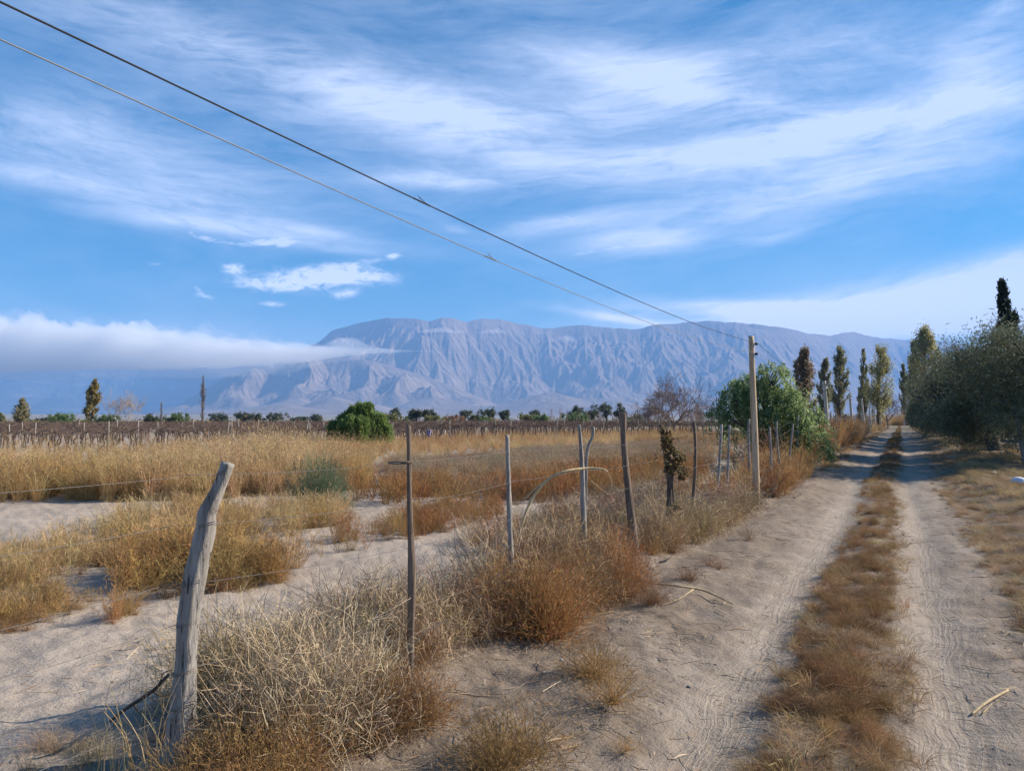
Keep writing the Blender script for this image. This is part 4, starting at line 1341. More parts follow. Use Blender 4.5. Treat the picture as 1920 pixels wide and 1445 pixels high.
# ------------------------------------------------------------------ trees
def limb(mb, p, d, L, r, depth, g, spread=0.6, up=0.15, kids=(2, 3), shrink=0.72, tips=None, sides=5, col=None, wig=0.12):
    """recursive branch"""
    n = 4
    q = [np.array(p, float)]
    dr = unit(np.array(d, float))
    for k in range(n):
        dr = unit(dr + g.normal(size=3) * wig + np.array((0, 0, up * 0.3)))
        q.append(q[-1] + dr * L / n)
    q = np.array(q)
    r2 = max(r * 0.66, 0.012)
    mb.add(*tube(q, np.linspace(r, r2, n + 1), sides, cap=False), C=col)
    if depth == 0:
        if tips is not None: tips.append(q[-1])
        return
    for _ in range(g.integers(kids[0], kids[1] + 1)):
        nd = unit(dr + g.normal(size=3) * spread + np.array((0, 0, up)))
        limb(mb, q[-1] * 1.0 if g.random() < 0.6 else q[-2], nd, L * shrink * (0.75 + 0.5 * g.random()), r2 * 0.85, depth - 1, g, spread, up, kids, shrink, tips, max(3, sides - 1), col, wig)


def leaf_quads(c, g, ln, wd, tints, up=0.2, out=None, droop=0.0):
    n = len(c)
    d = unit(g.normal(size=(n, 3)) + np.array((0, 0, up)) + (0 if out is None else out) - np.array((0, 0, droop)))
    L = ln * (0.6 + 0.8 * g.random(n))[:, None]
    V, Q = ribbons(np.stack((c - d * L * 0.5, c, c + d * L * 0.5), 1), np.array((wd * 0.35, wd, wd * 0.3)), g)
    t = np.array(tints)[g.integers(0, len(tints), n)] * (0.78 + 0.44 * g.random((n, 1)))
    return V, Q, None, np.repeat(t, 6, 0)


def lobe_points(lobes, n, g, power=0.42, gap=0.0, fr=1.2, seed=0, jit=0.22):
    """points in ellipsoid lobes gathered in small clumps with gaps between"""
    vol = np.array([l[3] * l[4] * l[5] for l in lobes]) ** 0.75
    cnt = np.maximum(1, (vol / vol.sum() * n).astype(int))
    out = []
    for l, m in zip(lobes, cnt):
        k = max(6, m // 42)
        d = unit(g.normal(size=(k, 3)))
        r = g.random(k) ** power
        c = d * r[:, None]
        if gap:
            v = 0.5 + 0.5 * vnoise(c[:, 0] * 2.1 * fr + l[0] * 3, c[:, 2] * 2.1 * fr + c[:, 1] * 1.7 + l[2], seed)
            c = c[v > gap * (0.5 + 0.7 * g.random(len(c)))]
        if len(c) == 0: continue
        rad = np.array(l[3:6])
        cc = np.repeat(c * rad, 42, 0)
        cc = cc + g.normal(size=cc.shape) * jit * min(rad.min(), 1.0) * (0.5 + g.random((len(cc), 1)))
        out.append(cc + np.array(l[:3]))
    return np.concatenate(out)


def tree_root(name, label, loc, cat='tree', group=None):
    o = link(name, None, None, loc)
    return tag(o, label, cat, group)


def copy_tree(o, loc, rz, sc, label, group=None):
    c = o.copy(); COL.objects.link(c)
    c.location = [float(v) for v in loc]; c.rotation_euler = (0, 0, rz); c.scale = sc if isinstance(sc, tuple) else (sc, sc, sc)
    c['label'] = label
    if group: c['group'] = group
    for ch in list(o.children):
        d = ch.copy(); COL.objects.link(d); d.parent = c
    return c


# --- olives on the track's sunny side
OL_T = [(0.130, 0.142, 0.078), (0.160, 0.172, 0.102), (0.205, 0.213, 0.148), (0.105, 0.118, 0.058)]


def olive_meshes(seed):
    g = np.random.default_rng(seed)
    tm = MB(); tips = []
    lean = g.normal(size=2) * 0.15
    base = spline([(0, 0, -0.3), (0.02, 0, 0.15), (lean[0] * 0.5, lean[1] * 0.5, 0.6), (lean[0], lean[1], 1.05)], 14)
    tm.add(*tube(base, np.interp(np.linspace(0, 1, 14), (0, 0.25, 0.6, 1), (0.34, 0.24, 0.19, 0.21)), 12, 0.25, seed))
    top = base[-1]
    for k in range(5):
        a = k * 1.257 + g.random() * 0.7
        limb(tm, top - (0, 0, 0.08), (math.cos(a) * 0.9, math.sin(a) * 0.9, 0.9), 1.05, 0.10, 3, g, 0.55, 0.12, (2, 3), 0.74, tips, 7)
    lobes = [(0, 0, 2.3, 2.0, 2.0, 1.3)]
    for k in range(11):
        a = k * 0.5712 * 2 + g.random() * 0.5
        r = 0.8 + 0.75 * g.random()
        lobes.append((math.cos(a) * r, math.sin(a) * r, 1.5 + 1.65 * g.random(), 0.8 + 0.45 * g.random(), 0.8 + 0.45 * g.random(), 0.7 + 0.45 * g.random()))
    for k in range(18):                                        # skirts hanging low
        a = g.random() * 6.283
        lobes.append((math.cos(a) * 1.75, math.sin(a) * 1.75, 0.98 + 0.5 * g.random(), 0.65, 0.65, 0.62))
    c = lobe_points(lobes, 64000, g, 0.40, 0.30, 1.3, seed)
    # upright whips on the skyline
    w0 = lobe_points([(0, 0, 3.0, 2.0, 2.0, 0.8)], 900, g, 0.3)[:90]
    w1 = np.repeat(w0, 16, 0); u = g.random((len(w1), 1))
    c2 = w1 + u * np.array((0, 0, 0.5)) + g.normal(size=w1.shape) * np.array((0.05, 0.05, 0.03))
    cm = MB()
    cm.add(*leaf_quads(np.concatenate((c, c2)), g, 0.095, 0.021, OL_T, 0.35))
    return tm.mesh('trunk', M_BARK, True), cm.mesh('crown', M_OLIVE)


ol = [olive_meshes(200 + k) for k in range(4)]
g2 = np.random.default_rng(77)
ol_names = ['olive tree at the sunny edge of the track with two thick trunks in deep shade',
            'second olive tree from the road end of the row nearest the white stone',
            'third olive tree in the row beside the track',
            'fourth olive tree in the row beside the track', 'fifth olive tree in the row beside the track', 'sixth olive tree in the row beside the track']
ol_d = [25.2, 31.0, 38.3, 44.5, 50.5, 57.0, 64.0, 71.0, 79.0, 88.0, 98.0, 109.0, 121.0, 134.0, 148.0, 163.0]
ord_ = ['first', 'second', 'third', 'fourth', 'fifth', 'sixth', 'seventh', 'eighth', 'ninth', 'tenth']
proto = {}


def place_olive(k, x, d, sc, label, group):
    v = k % 4
    loc = (x, d, gz_at(x, d) - 0.03)
    rz = g2.random() * 6.283
    if v not in proto:
        o = tree_root('olive_tree', label, loc, 'tree', group)
        link('trunk', ol[v][0], o); link('crown', ol[v][1], o)
        o.rotation_euler = (0, 0, rz); o.scale = (sc, sc, sc)
        proto[v] = o
    else:
        o = copy_tree(proto[v], loc, rz, sc, label, group)
    return o


for k, d in enumerate(ol_d):
    x = SLOPE * d + 3.95 + 0.15 * g2.normal() + (0.35 if k == 0 else 0)
    lb = ('grey green olive tree beside the track, ' + ord_[k] + ' trunk along the row from the white stone') if k < 6 else 'dark olive tree far along the row where crowns merge into one mass'
    place_olive(k, x, d, 1.17 + 0.10 * g2.random(), lb, 'olive trees in a row beside the track')
for k, d in enumerate((28.5, 35.5, 43.0, 52.0, 62.0, 74.0, 90.0)):
    x = SLOPE * d + 11.0 + 0.5 * g2.normal()
    place_olive(k + 1, x, d, 1.15 + 0.1 * g2.random(), 'olive tree of the second row, seen only through the first row', 'olive trees in the second row')


# --- poplars
def poplar(d, px, py_top, width_px, tints, label, seed, n=5200, tipx=0.0, group=None, bare=0.12, leaf=0.17, name='poplar_tree', gap=0.55):
    g = np.random.default_rng(seed)
    b = at_depth(px, d)
    top = P3(px, py_top, d)
    h = top[2] - b[2]; wv = width_px / FPX * d / 2
    o = tree_root(name, label, b, 'tree', group)
    tm = MB()
    u = np.linspace(0, 1, 12)
    ax = lambda z: tipx * wv * np.clip(z / h, 0, 1) ** 2.2
    path = np.stack((ax(u * h), 0 * u, u * h * 0.97 - 0.2), -1)
    tm.add(*tube(path, np.linspace(0.022 * h, 0.004 * h, 12), 7, 0.1, seed))
    C = []
    for k in range(95):
        z0 = h * (bare + (0.93 - bare) * g.random() ** 0.9)
        a = g.random() * 6.283
        reach = wv * (0.35 + 0.75 * g.random()) * (0.50 + 0.80 * math.sin(min(1, z0 / h * 1.1) * 2.5)) * (1.05 - (z0 / h) ** 3)
        L = h * (0.10 + 0.12 * g.random()) * (1.05 - 0.45 * z0 / h)
        p0 = np.array((ax(z0), 0, z0)); p1 = p0 + np.array((math.cos(a) * reach * 0.75, math.sin(a) * reach * 0.75, L * 0.5))
        p2 = p0 + np.array((math.cos(a) * reach + tipx * wv * 0.25, math.sin(a) * reach, L)); p2[2] = min(p2[2], h * 1.0)
        q = spline((p0, p1, p2), 6)
        tm.add(*tube(q, np.linspace(0.0045 * h, 0.0012 * h, 6), 4, cap=False))
        if g.random() < gap * 0.35: continue
        m = int(n / 55)
        uu = (0.25 + 0.75 * g.random(m)) * 4.999
        i = uu.astype(int); f = (uu - i)[:, None]
        C.append(q[i] * (1 - f) + q[i + 1] * f + g.normal(size=(m, 3)) * wv * np.array((0.10, 0.10, 0.2)))
    link('trunk', tm.mesh('trunk', M_BARK, True), o)
    cm = MB()
    cm.add(*leaf_quads(np.concatenate(C), g, leaf, leaf * 0.62, tints, 0.4))
    link('crown', cm.mesh('crown', M_LEAF), o)
    return o


YGRN = [(0.34, 0.305, 0.11), (0.40, 0.345, 0.13), (0.24, 0.25, 0.10)]
DGRN = [(0.20, 0.22, 0.11), (0.26, 0.265, 0.14), (0.31, 0.28, 0.15)]
BRN = [(0.30, 0.19, 0.125), (0.23, 0.155, 0.105), (0.23, 0.21, 0.115)]
PG = 'poplars beyond the poles'
poplar(72, 1503, 659, 44, BRN, 'brown half withered poplar behind the drooping pepper tree', 301, 5600, 0.35, PG)
poplar(88, 1545, 675, 25, DGRN, 'slender dark poplar between the brown poplar and the tall thin one', 302, 3600, 0.25, PG)
poplar(92, 1573, 649, 31, DGRN, 'tall thin grey green poplar with windblown top', 303, 4600, 0.3, PG)
poplar(108, 1620, 655, 17, DGRN, 'very narrow dark poplar touching the golden one', 304, 3200, 0.1, PG)
poplar(104, 1646, 651, 46, YGRN, 'golden brown poplar with tousled crown above the last poles', 305, 5600, 0.35, PG)
poplar(110, 1612, 735, 12, DGRN, 'short narrow poplar at the foot of the golden one', 306, 1500, 0.0, PG)
poplar(215, 1695, 683, 16, DGRN, 'small slim poplar at the edge of the olive row', 307, 2600, 0.0, PG, leaf=0.36)
poplar(205, 1735, 621, 62, YGRN, 'big broad yellow green poplar rising over the olive row', 308, 8200, 0.1, PG, leaf=0.42)
poplar(210, 1716, 640, 26, DGRN, 'grey green poplar stem in front of the big yellow one', 309, 3200, 0.0, PG, leaf=0.38)
poplar(118, 172, 713, 25, [(0.42, 0.31, 0.09), (0.34, 0.26, 0.08), (0.22, 0.19, 0.07)], 'lone mustard coloured poplar with a bushy bent top', 310, 2600, 0.45, None, leaf=0.26)
poplar(118, 41, 748, 24, [(0.28, 0.25, 0.12), (0.34, 0.28, 0.13)], 'small pale conical poplar at the vineyard edge', 311, 1500, 0.0, None, leaf=0.24, bare=0.05)
poplar(150, 1, 776, 16, DGRN, 'dark bushy tree cut by the frame edge', 312, 900, 0.0, None, leaf=0.3)
# dead poplars keep only their stems
poplar(118, 380, 704, 12, [(0.40, 0.36, 0.31)], 'tall pale dead poplar, a bare grey spike', 313, 130, 0.0, None, leaf=0.2)
poplar(125, 303, 752, 7, [(0.40, 0.36, 0.31)], 'short thin dead stem left of the bare spike', 314, 90, 0.0, None, leaf=0.2)


# --- cypress behind the olives
def cypress(d, px, py_top, width_px):
    g = np.random.default_rng(401)
    b = at_depth(px, d); top = P3(px, py_top, d)
    h = top[2] - b[2]; wv = width_px / FPX * d / 2
    o = tree_root('cypress_tree', 'dark pointed cypress towering over the olive trees', b)
    tm = MB(); tm.add(*tube(np.stack((np.zeros(8), np.zeros(8), np.linspace(-0.2, h * 0.93, 8)), -1), np.linspace(0.25, 0.03, 8), 7, 0.1, 1))
    link('trunk', tm.mesh('trunk', M_BARK, True), o)
    C = []
    for lean, top_f, wf in ((-0.12, 1.0, 1.0), (0.62, 0.80, 0.6)):
        for k in range(150 if wf == 1.0 else 60):
            z = h * (0.10 + (top_f - 0.12) * g.random() ** 0.8)
            rr = wv * wf * (1.12 - 1.02 * z / (h * top_f)) * (0.5 + 0.65 * g.random())
            a = g.random() * 6.283
            c = np.array((lean * wv * (0.4 + 0.6 * z / h) + math.cos(a) * rr, math.sin(a) * rr, z))
            C.append(c + g.normal(size=(70, 3)) * np.array((0.13, 0.13, 0.34)) * (0.6 + 0.5 * (1 - z / h)))
    C.append(np.stack((-0.12 * wv + g.normal(size=70) * 0.04, g.normal(size=70) * 0.04, h * (0.93 + 0.075 * g.random(70))), -1))
    cm = MB(); cm.add(*leaf_quads(np.concatenate(C), g, 0.26, 0.09, [(0.025, 0.040, 0.025), (0.04, 0.055, 0.03), (0.018, 0.03, 0.02)], 1.3))
    link('crown', cm.mesh('crown', M_OLIVE), o)


cypress(62, 1889, 526, 68)


# --- weeping pepper trees
def pepper(name, label, b, lobes, strands, leaf, tints, seed, drop=(0.5, 1.5), thick=0.10, floor=0.15):
    """lobes are relative to the base; strands of leaflets hang from the dome"""
    g = np.random.default_rng(seed)
    o = tree_root(name, label, b)
    tm = MB()
    zt = max(l[2] for l in lobes)
    for l in lobes:
        e = np.array(l[:3])
        q = spline([(0, 0, -0.2), (e[0] * 0.12, e[1] * 0.12, zt * 0.35), (e[0] * 0.55, e[1] * 0.55, e[2] * 0.8), e], 10)
        q[1:] += g.normal(size=(9, 3)) * 0.03
        tm.add(*tube(q, np.linspace(thick, thick * 0.2, 10), 7, 0.15, seed))
        for _ in range(7):
            d = unit(g.normal(size=3) + (0, 0, 0.6))
            p = e + d * np.array(l[3:6]) * 0.85
            tm.add(*tube(spline((q[6], (q[6] + p) / 2 + g.normal(size=3) * 0.08, p), 6), np.linspace(thick * 0.25, thick * 0.06, 6), 4, cap=False))
    link('trunk', tm.mesh('trunk', M_BARK, True), o)
    vol = np.array([l[3] * l[4] for l in lobes]); vol = vol / vol.sum()
    C = []; D = []
    for l, v in zip(lobes, vol):
        for _ in range(int(strands * v)):
            d = unit(g.normal(size=3)); d[2] = d[2] * 0.7 + 0.25; d = unit(d)
            p = np.array(l[:3]) + d * np.array(l[3:6]) * (0.55 + 0.45 * g.random())
            L = drop[0] + (drop[1] - drop[0]) * g.random()
            L = min(L, max(0.2, p[2] - floor))
            e = p + np.array((d[0] * 0.3 + 0.10, d[1] * 0.3, -1.0)) * L
            q = spline((p, p + d * 0.16 * L + np.array((0, 0, -0.25 * L)), e), 8)
            m = int(10 + 16 * L)
            u = g.random(m) * 6.999; i = u.astype(int); f = (u - i)[:, None]
            C.append(q[i] * (1 - f) + q[i + 1] * f + g.normal(size=(m, 3)) * 0.05)
    C = np.concatenate(C)
    n = len(C)
    dirs = unit(g.normal(size=(n, 3)) * 0.7 - np.array((-0.2, 0, 0.9)))
    L = leaf * (0.6 + 0.8 * g.random(n))[:, None]
    V, Q = ribbons(np.stack((C - dirs * L * 0.5, C + dirs * L * 0.1, C + dirs * L * 0.5), 1), np.array((leaf * 0.12, leaf * 0.22, leaf * 0.08)), g)
    t = np.array(tints)[g.integers(0, len(tints), n)] * (0.75 + 0.5 * g.random((n, 1)))
    cm = MB(); cm.add(V, Q, None, np.repeat(t, 6, 0))
    link('crown', cm.mesh('crown', M_PEPPER), o)
    return o


PEP = [(0.12, 0.19, 0.065), (0.16, 0.23, 0.085), (0.09, 0.15, 0.05), (0.22, 0.29, 0.13)]
dp = 26.0
pb = at_depth(1432, dp)


def rel(px, py, rpx, rpy, dd=0.0, base=pb, d=dp):
    c = P3(px, py, d) - base
    return (c[0], dd, c[2], rpx / FPX * d, rpx / FPX * d, rpy / FPX * d)


pepper('pepper_tree', 'green weeping pepper tree behind the first pole, branches drooping to the weeds', pb,
       [rel(1378, 748, 34, 26), rel(1412, 722, 36, 24, 0.3), rel(1450, 700, 30, 20), rel(1440, 740, 50, 34, 0.4), rel(1480, 752, 36, 34, -0.3),
        rel(1497, 796, 34, 30, -0.8), rel(1512, 825, 24, 22, -1.0), rel(1395, 790, 34, 34, 0.6), rel(1450, 790, 46, 40, -0.2), rel(1350, 775, 18, 16, 0.2)],
       620, 0.15, [(0.21, 0.30, 0.105), (0.28, 0.36, 0.15), (0.165, 0.25, 0.085), (0.36, 0.43, 0.23)], 411, (0.4, 1.3), 0.09)
db = 42.0
pb2 = at_depth(675, db)
pepper('pepper_tree', 'bright green rounded pepper tree standing alone before the vineyard', pb2,
       [rel(678, 768, 17, 13, 0, pb2, db), rel(652, 783, 18, 13, 0.2, pb2, db), rel(706, 786, 17, 15, -0.1, pb2, db), rel(672, 796, 34, 20, -0.4, pb2, db), rel(692, 762, 9, 7, 0, pb2, db), rel(632, 800, 15, 12, -0.2, pb2, db), rel(722, 803, 12, 12, -0.3, pb2, db), rel(661, 768, 9, 8, 0.1, pb2, db)],
       1000, 0.20, [(0.19, 0.27, 0.07), (0.26, 0.34, 0.10), (0.145, 0.22, 0.06)], 412, (0.3, 0.9), 0.08, 0.1)


# --- leafless trees
def bare_tree(name, label, px, d, h, seed, mat, r=0.11, depth=6, spread=0.52, n=4, lean=(0, 0), group=None, up=0.14, fan=0.75):
    g = np.random.default_rng(seed)
    b = at_depth(px, d)
    o = tree_root(name, label, b, 'tree', group)
    tm = MB(); cm = MB()
    stem = np.array([(0, 0, -0.2), (lean[0] * 0.1, 0, h * 0.12), (lean[0] * 0.25, 0, h * 0.24)])
    tm.add(*tube(spline(stem, 8), np.linspace(r, r * 0.75, 8), 8, 0.15, seed))
    for k in range(n):
        a = k * 6.283 / n + g.random()
        limb(cm, stem[-1] - (0, 0, 0.05 * h * g.random()), (math.cos(a) * fan + lean[0] * 0.5, math.sin(a) * fan, 0.85), h * 0.225, r * 0.55, depth, g, spread, up, (2, 3), 0.80, None, 5)
    link('trunk', tm.mesh('trunk', mat, True), o)
    link('crown', cm.mesh('crown', mat, True), o)
    return o


M_TWIGBARK = mat_plain('twig_bark', (0.25, 0.18, 0.145), 0.9)
M_GREYTWIG = mat_plain('grey_twig', (0.36, 0.31, 0.28), 0.9)
bare_tree('bare_tree', 'spreading leafless tree with reddish twigs beside the vineyard', 1264, 78, 5.0, 421, M_TWIGBARK, 0.17, 7, 0.46, 7, up=0.06, fan=1.25)
bare_tree('bare_tree', 'leafless brown bush where the track ends', 1664, 128, 5.4, 422, M_TWIGBARK, 0.14, 6, 0.55, 6)
bare_tree('bare_tree', 'pale leafless tree with spreading twigs beside the mustard poplar', 240, 120, 5.4, 423, M_GREYTWIG, 0.13, 6, 0.5, 5)
bt = bare_tree('bare_tree', 'pale dead tree leaning over beside the mustard poplar', 226, 119, 6.4, 424, M_GREYTWIG, 0.16, 4, 0.35, 2, (-2.6, 0), up=0.3)
bare_tree('bare_tree', 'short dark leafless tree left of the reddish one', 1222, 82, 3.2, 425, M_TWIGBARK, 0.10, 6, 0.6, 6)
bare_tree('bare_tree', 'low dark leafless tree right of the reddish one', 1318, 84, 3.3, 426, M_TWIGBARK, 0.10, 6, 0.6, 6)


# --- distant round trees
def round_tree(px, py_top, width_px, d, tints, label, seed, umbrella=False, leaf=0.34, n=1700, lobn=7):
    g = np.random.default_rng(seed)
    b = at_depth(px, d); top = P3(px, py_top, d)
    h = top[2] - b[2]; wv = 1.22 * width_px / FPX * d / 2
    o = tree_root('broadleaf_tree', label, b)
    lobes = []
    for k in range(lobn):
        a = g.random() * 6.283; r = wv * 0.62 * g.random() ** 0.5
        zc = h * (0.48 + 0.30 * g.random()) if umbrella else h * (0.42 + 0.36 * g.random() * (1 - r / wv * 0.5))
        rr = wv * (0.34 + 0.22 * g.random())
        lobes.append((math.cos(a) * r * 1.05, math.sin(a) * r, zc, rr, rr, max(0.3, min(rr * 0.8, h * (0.92 + 0.12 * g.random()) - zc))))
    lobes.append((0, 0, h * (0.62 if umbrella else 0.5), wv * 0.6, wv * 0.6, h * (0.38 if umbrella else 0.47)))
    tm = MB()
    tm.add(*tube(np.array([(0, 0, -0.2), (0.1, 0, h * 0.3), (0, 0, h * 0.6)]), (0.045 * h, 0.035 * h, 0.02 * h), 7, 0.1, seed))
    for l in lobes:
        tm.add(*tube(spline([(0.05, 0, h * 0.3), (l[0] * 0.5, l[1] * 0.5, l[2] * 0.75), l[:3]], 6), np.linspace(0.02 * h, 0.006 * h, 6), 5, cap=False))
    link('trunk', tm.mesh('trunk', M_BARK, True), o)
    c = lobe_points(lobes, n, g, 0.4, 0.40, 1.0, seed, 0.25)
    cm = MB(); cm.add(*leaf_quads(c, g, leaf, leaf * 0.6, tints, 0.2))
    link('crown', cm.mesh('crown', M_LEAF), o)
    return o


GRN = [(0.11, 0.165, 0.06), (0.15, 0.21, 0.075), (0.18, 0.245, 0.09)]
EUC = [(0.105, 0.122, 0.085), (0.14, 0.158, 0.11), (0.08, 0.095, 0.066)]
OLV = [(0.21, 0.215, 0.075), (0.16, 0.175, 0.065), (0.27, 0.245, 0.09)]
RED = [(0.30, 0.13, 0.075), (0.24, 0.145, 0.085), (0.32, 0.19, 0.09)]
for row in (
        (115, 774, 62, 150, GRN, 'broad dark green tree dome beside the mustard poplar on its outer side', 0),
        (200, 778, 48, 150, GRN, 'low dark green tree between the mustard poplar and the pale bare tree', 0),
        (78, 782, 26, 180, EUC, 'small grey tree peeping beside the green dome', 0),
        (64, 788, 44, 160, OLV, 'olive green bush at the foot of the pale conical poplar', 0),
        (153, 788, 34, 155, OLV, 'small bush at the foot of the mustard poplar', 0),
        (281, 778, 40, 150, [(0.08, 0.10, 0.045), (0.11, 0.125, 0.06)], 'dull green tree by the short dead stem', 0),
        (330, 774, 46, 150, GRN, 'bright green bushy tree just before the bare grey spike', 0),
        (411, 774, 42, 190, EUC, 'grey green eucalyptus just past the bare grey spike', 1),
        (455, 774, 34, 200, EUC, 'first of two joined grey trees over the vineyard', 1),
        (478, 774, 26, 205, EUC, 'second of two joined grey trees over the vineyard', 1),
        (516, 774, 40, 205, EUC, 'dark grey tree with flat top over the vineyard', 1),
        (560, 781, 36, 220, EUC, 'very low dark tree between two grey trees', 0),
        (594, 775, 30, 210, EUC, 'small isolated dark tree near the round pepper tree', 0),
        (741, 765, 30, 190, EUC, 'dark crown behind the first pale bush past the pepper tree', 1),
        (738, 776, 46, 160, OLV, 'olive bush close to the pepper tree', 0),
        (781, 766, 28, 180, EUC, 'dark blue green eucalyptus, shorter of a pair', 1),
        (803, 762, 32, 180, EUC, 'dark blue green eucalyptus, taller of a pair', 1),
        (808, 779, 36, 165, OLV, 'olive bush under the pair of eucalyptus', 0),
        (852, 778, 50, 200, RED, 'reddish low tree row over the vineyard', 0),
        (872, 766, 26, 215, EUC, 'small dark umbrella tree over the reddish trees', 1),
        (896, 778, 30, 190, OLV, 'yellowish bush beside the reddish trees', 0),
        (917, 762, 36, 190, EUC, 'large dark eucalyptus over the slim post', 1),
        (944, 768, 26, 185, EUC, 'dark eucalyptus on the sunny side of the larger one', 1),
        (908, 781, 32, 160, GRN, 'green bush under the large eucalyptus', 0),
        (990, 774, 38, 170, OLV, 'yellow green wide tree between the eucalyptus groups', 0),
        (1012, 777, 34, 165, GRN, 'bright green bush between the eucalyptus groups', 0),
        (1004, 766, 22, 200, EUC, 'small dark crown above the bright green bush', 1),
        (1086, 760, 40, 180, EUC, 'dark broad eucalyptus before the thick brown post', 1),
        (1081, 773, 44, 160, GRN, 'deep green tree under the broad eucalyptus', 0),
        (1113, 760, 28, 185, EUC, 'dark eucalyptus joined to the broad one', 1),
        (1137, 755, 36, 180, EUC, 'tallest dark eucalyptus beside the thick brown post', 1),
        (1162, 758, 24, 180, EUC, 'dark eucalyptus showing above the thick brown post', 1),
        (1185, 779, 36, 165, GRN, 'low green tree just past the thick brown post', 0),
        (1585, 772, 26, 130, EUC, 'dark low tree behind the thin poplars', 0),
        (1528, 762, 34, 112, EUC, 'dark low tree between the brown and dark poplars', 0)):
    px, pyt, wpx, d, tn, lb, um = row
    round_tree(px, pyt, wpx, d, tn, lb, 500 + px, bool(um), 0.34 if d > 140 else 0.26, 2100)

# thin leafless saplings before the eucalyptus
mb = MB()
g3 = np.random.default_rng(31)
for k in range(110):
    px = 1030 + 175 * g3.random() if k < 80 else 1190 + 260 * g3.random()
    d = 150 + 25 * g3.random()
    b = at_depth(px, d)
    h = 1.6 + 2.2 * g3.random() ** 1.5
    mb.add(*tube(np.array([b, b + (g3.normal() * 0.08, 0, h * 0.6), b + (g3.normal() * 0.12, 0, h)]), (0.05, 0.04, 0.015), 4, cap=False))
    P_ = []
    for _ in range(16):
        z = h * (0.25 + 0.7 * g3.random()); a = g3.random() * 6.283
        P_.append((b + (0, 0, z), b + (math.cos(a) * 0.35, math.sin(a) * 0.35, z + 0.5)))
    V, Q = ribbons(np.array(P_), np.array((0.05, 0.015)), g3)
    mb.add(V, Q, None, (0.9, 0.85, 0.8))
o = link('undergrowth', mb.mesh('undergrowth', M_TWIGBARK)); tag(o, 'thin reddish leafless saplings in front of the eucalyptus', 'saplings', kind='stuff')
# low scrub line along the far edge of the fields
mb = MB()
for k in range(1500):
    px = -250 + 2300 * g3.random(); d = 165 + 90 * g3.random()
    b = at_depth(px, d)
    if SLOPE * d - 9 < b[0] < SLOPE * d + 14: continue
    s_ = 0.7 + 1.1 * g3.random() ** 3
    c = b + g3.normal(size=(22, 3)) * np.array((1.2, 0.8, 0.36)) * s_ + (0, 0, 0.5 * s_)
    base = np.array(((0.10, 0.10, 0.045), (0.17, 0.13, 0.07), (0.20, 0.12, 0.06), (0.075, 0.085, 0.045))[g3.integers(0, 4)])
    mb.add(*leaf_quads(c, g3, 0.55, 0.28, [base * 1.3, base * 1.7]))
o = link('shrubbery', mb.mesh('shrubbery', M_DRY)); tag(o, 'low brown and green scrub along the far field edge', 'shrubs', kind='stuff')


# ------------------------------------------------------------------ vineyard
def vine_mesh(seed, light=False):
    g = np.random.default_rng(seed)
    mb = MB()
    tw = (0.115, 0.088, 0.075); cw = (0.175, 0.118, 0.092)
    p = [np.array((0, 0, -0.1))]
    for z in (0.25, 0.55, 0.85, 1.12):
        p.append(np.array((g.normal() * 0.06, g.normal() * 0.06, z)))
    q = spline(p, 8 if light else 12)
    mb.add(*tube(q, np.linspace(0.055, 0.036, len(q)), 4 if light else 6, 0.25, seed, cap=False), C=tw)
    top = q[-1]
    P = []
    for k in range(4):
        a = k * 1.57 + g.random()
        e = top + np.array((math.cos(a) * 0.6, math.sin(a) * 0.6, 0.10 + 0.16 * g.random()))
        arm = spline((top, (top + e) / 2 + g.normal(size=3) * 0.06, e), 6)
        mb.add(*tube(arm, np.linspace(0.030, 0.016, 6), 4, 0.2, seed + k, cap=False), C=tw)
        for _ in range(9 if light else 15):
            s = arm[g.integers(1, 6)]
            d = unit(g.normal(size=3) * np.array((1, 1, 0.55)) + (0, 0, 0.12)) * (0.25 + 0.45 * g.random())
            P.append(spline((s, s + d * 0.5 + g.normal(size=3) * 0.06, s + d - np.array((0, 0, 0.10 * g.random()))), 5))
    V, Q = ribbons(np.array(P), np.linspace(0.020 if light else 0.013, 0.006, 5), g)
    mb.add(V, Q, None, cw)
    return mb


A0 = np.array((-25.5, 27.0)); B0 = np.array((22.0, 76.0))
ev = (B0 - A0) / np.linalg.norm(B0 - A0); nv = np.array((-ev[1], ev[0]))
LEN = float(np.linalg.norm(B0 - A0))
vm = [vine_mesh(600 + k).mesh('grapevine', M_TWIG) for k in range(7)]
g4 = np.random.default_rng(44)
cnt = 0
far_pts = []
for r in range(34):
    for k in range(int(LEN * (1.0 + 0.02 * r) / 1.3)):
        p = A0 + ev * (k * 1.3 + g4.normal() * 0.12 - 0.4 * r) + nv * (r * 2.3 + g4.normal() * 0.12)
        px = CX + FPX * p[0] / p[1]
        if not (-120 < px < 1400): continue
        if abs(p[0] - pb2[0]) < 1.9 and abs(p[1] - pb2[1]) < 1.6: continue
        if cnt < 296 and r < 6:
            o = link('grapevine', vm[cnt % 7], None, (p[0], p[1], gz_at(*p)))
            o.rotation_euler = (g4.normal() * 0.05, g4.normal() * 0.05, g4.random() * 6.283)
            s = (0.74 + 0.13 * g4.random()) * (1.0 + 0.10 * (px > 700)); o.scale = (1.05 * s, 1.05 * s, s)
            tag(o, 'dormant dark grapevine with twisted trunk and tangled canes in the vineyard', 'grapevine', 'grapevines in the vineyard')
            cnt += 1
        else:
            far_pts.append(p)
lt = []
for k in range(5):
    m_ = vine_mesh(700 + k, True)
    lt.append((np.concatenate(m_.V), np.concatenate(m_.Q), np.concatenate(m_.C)))
mb = MB()
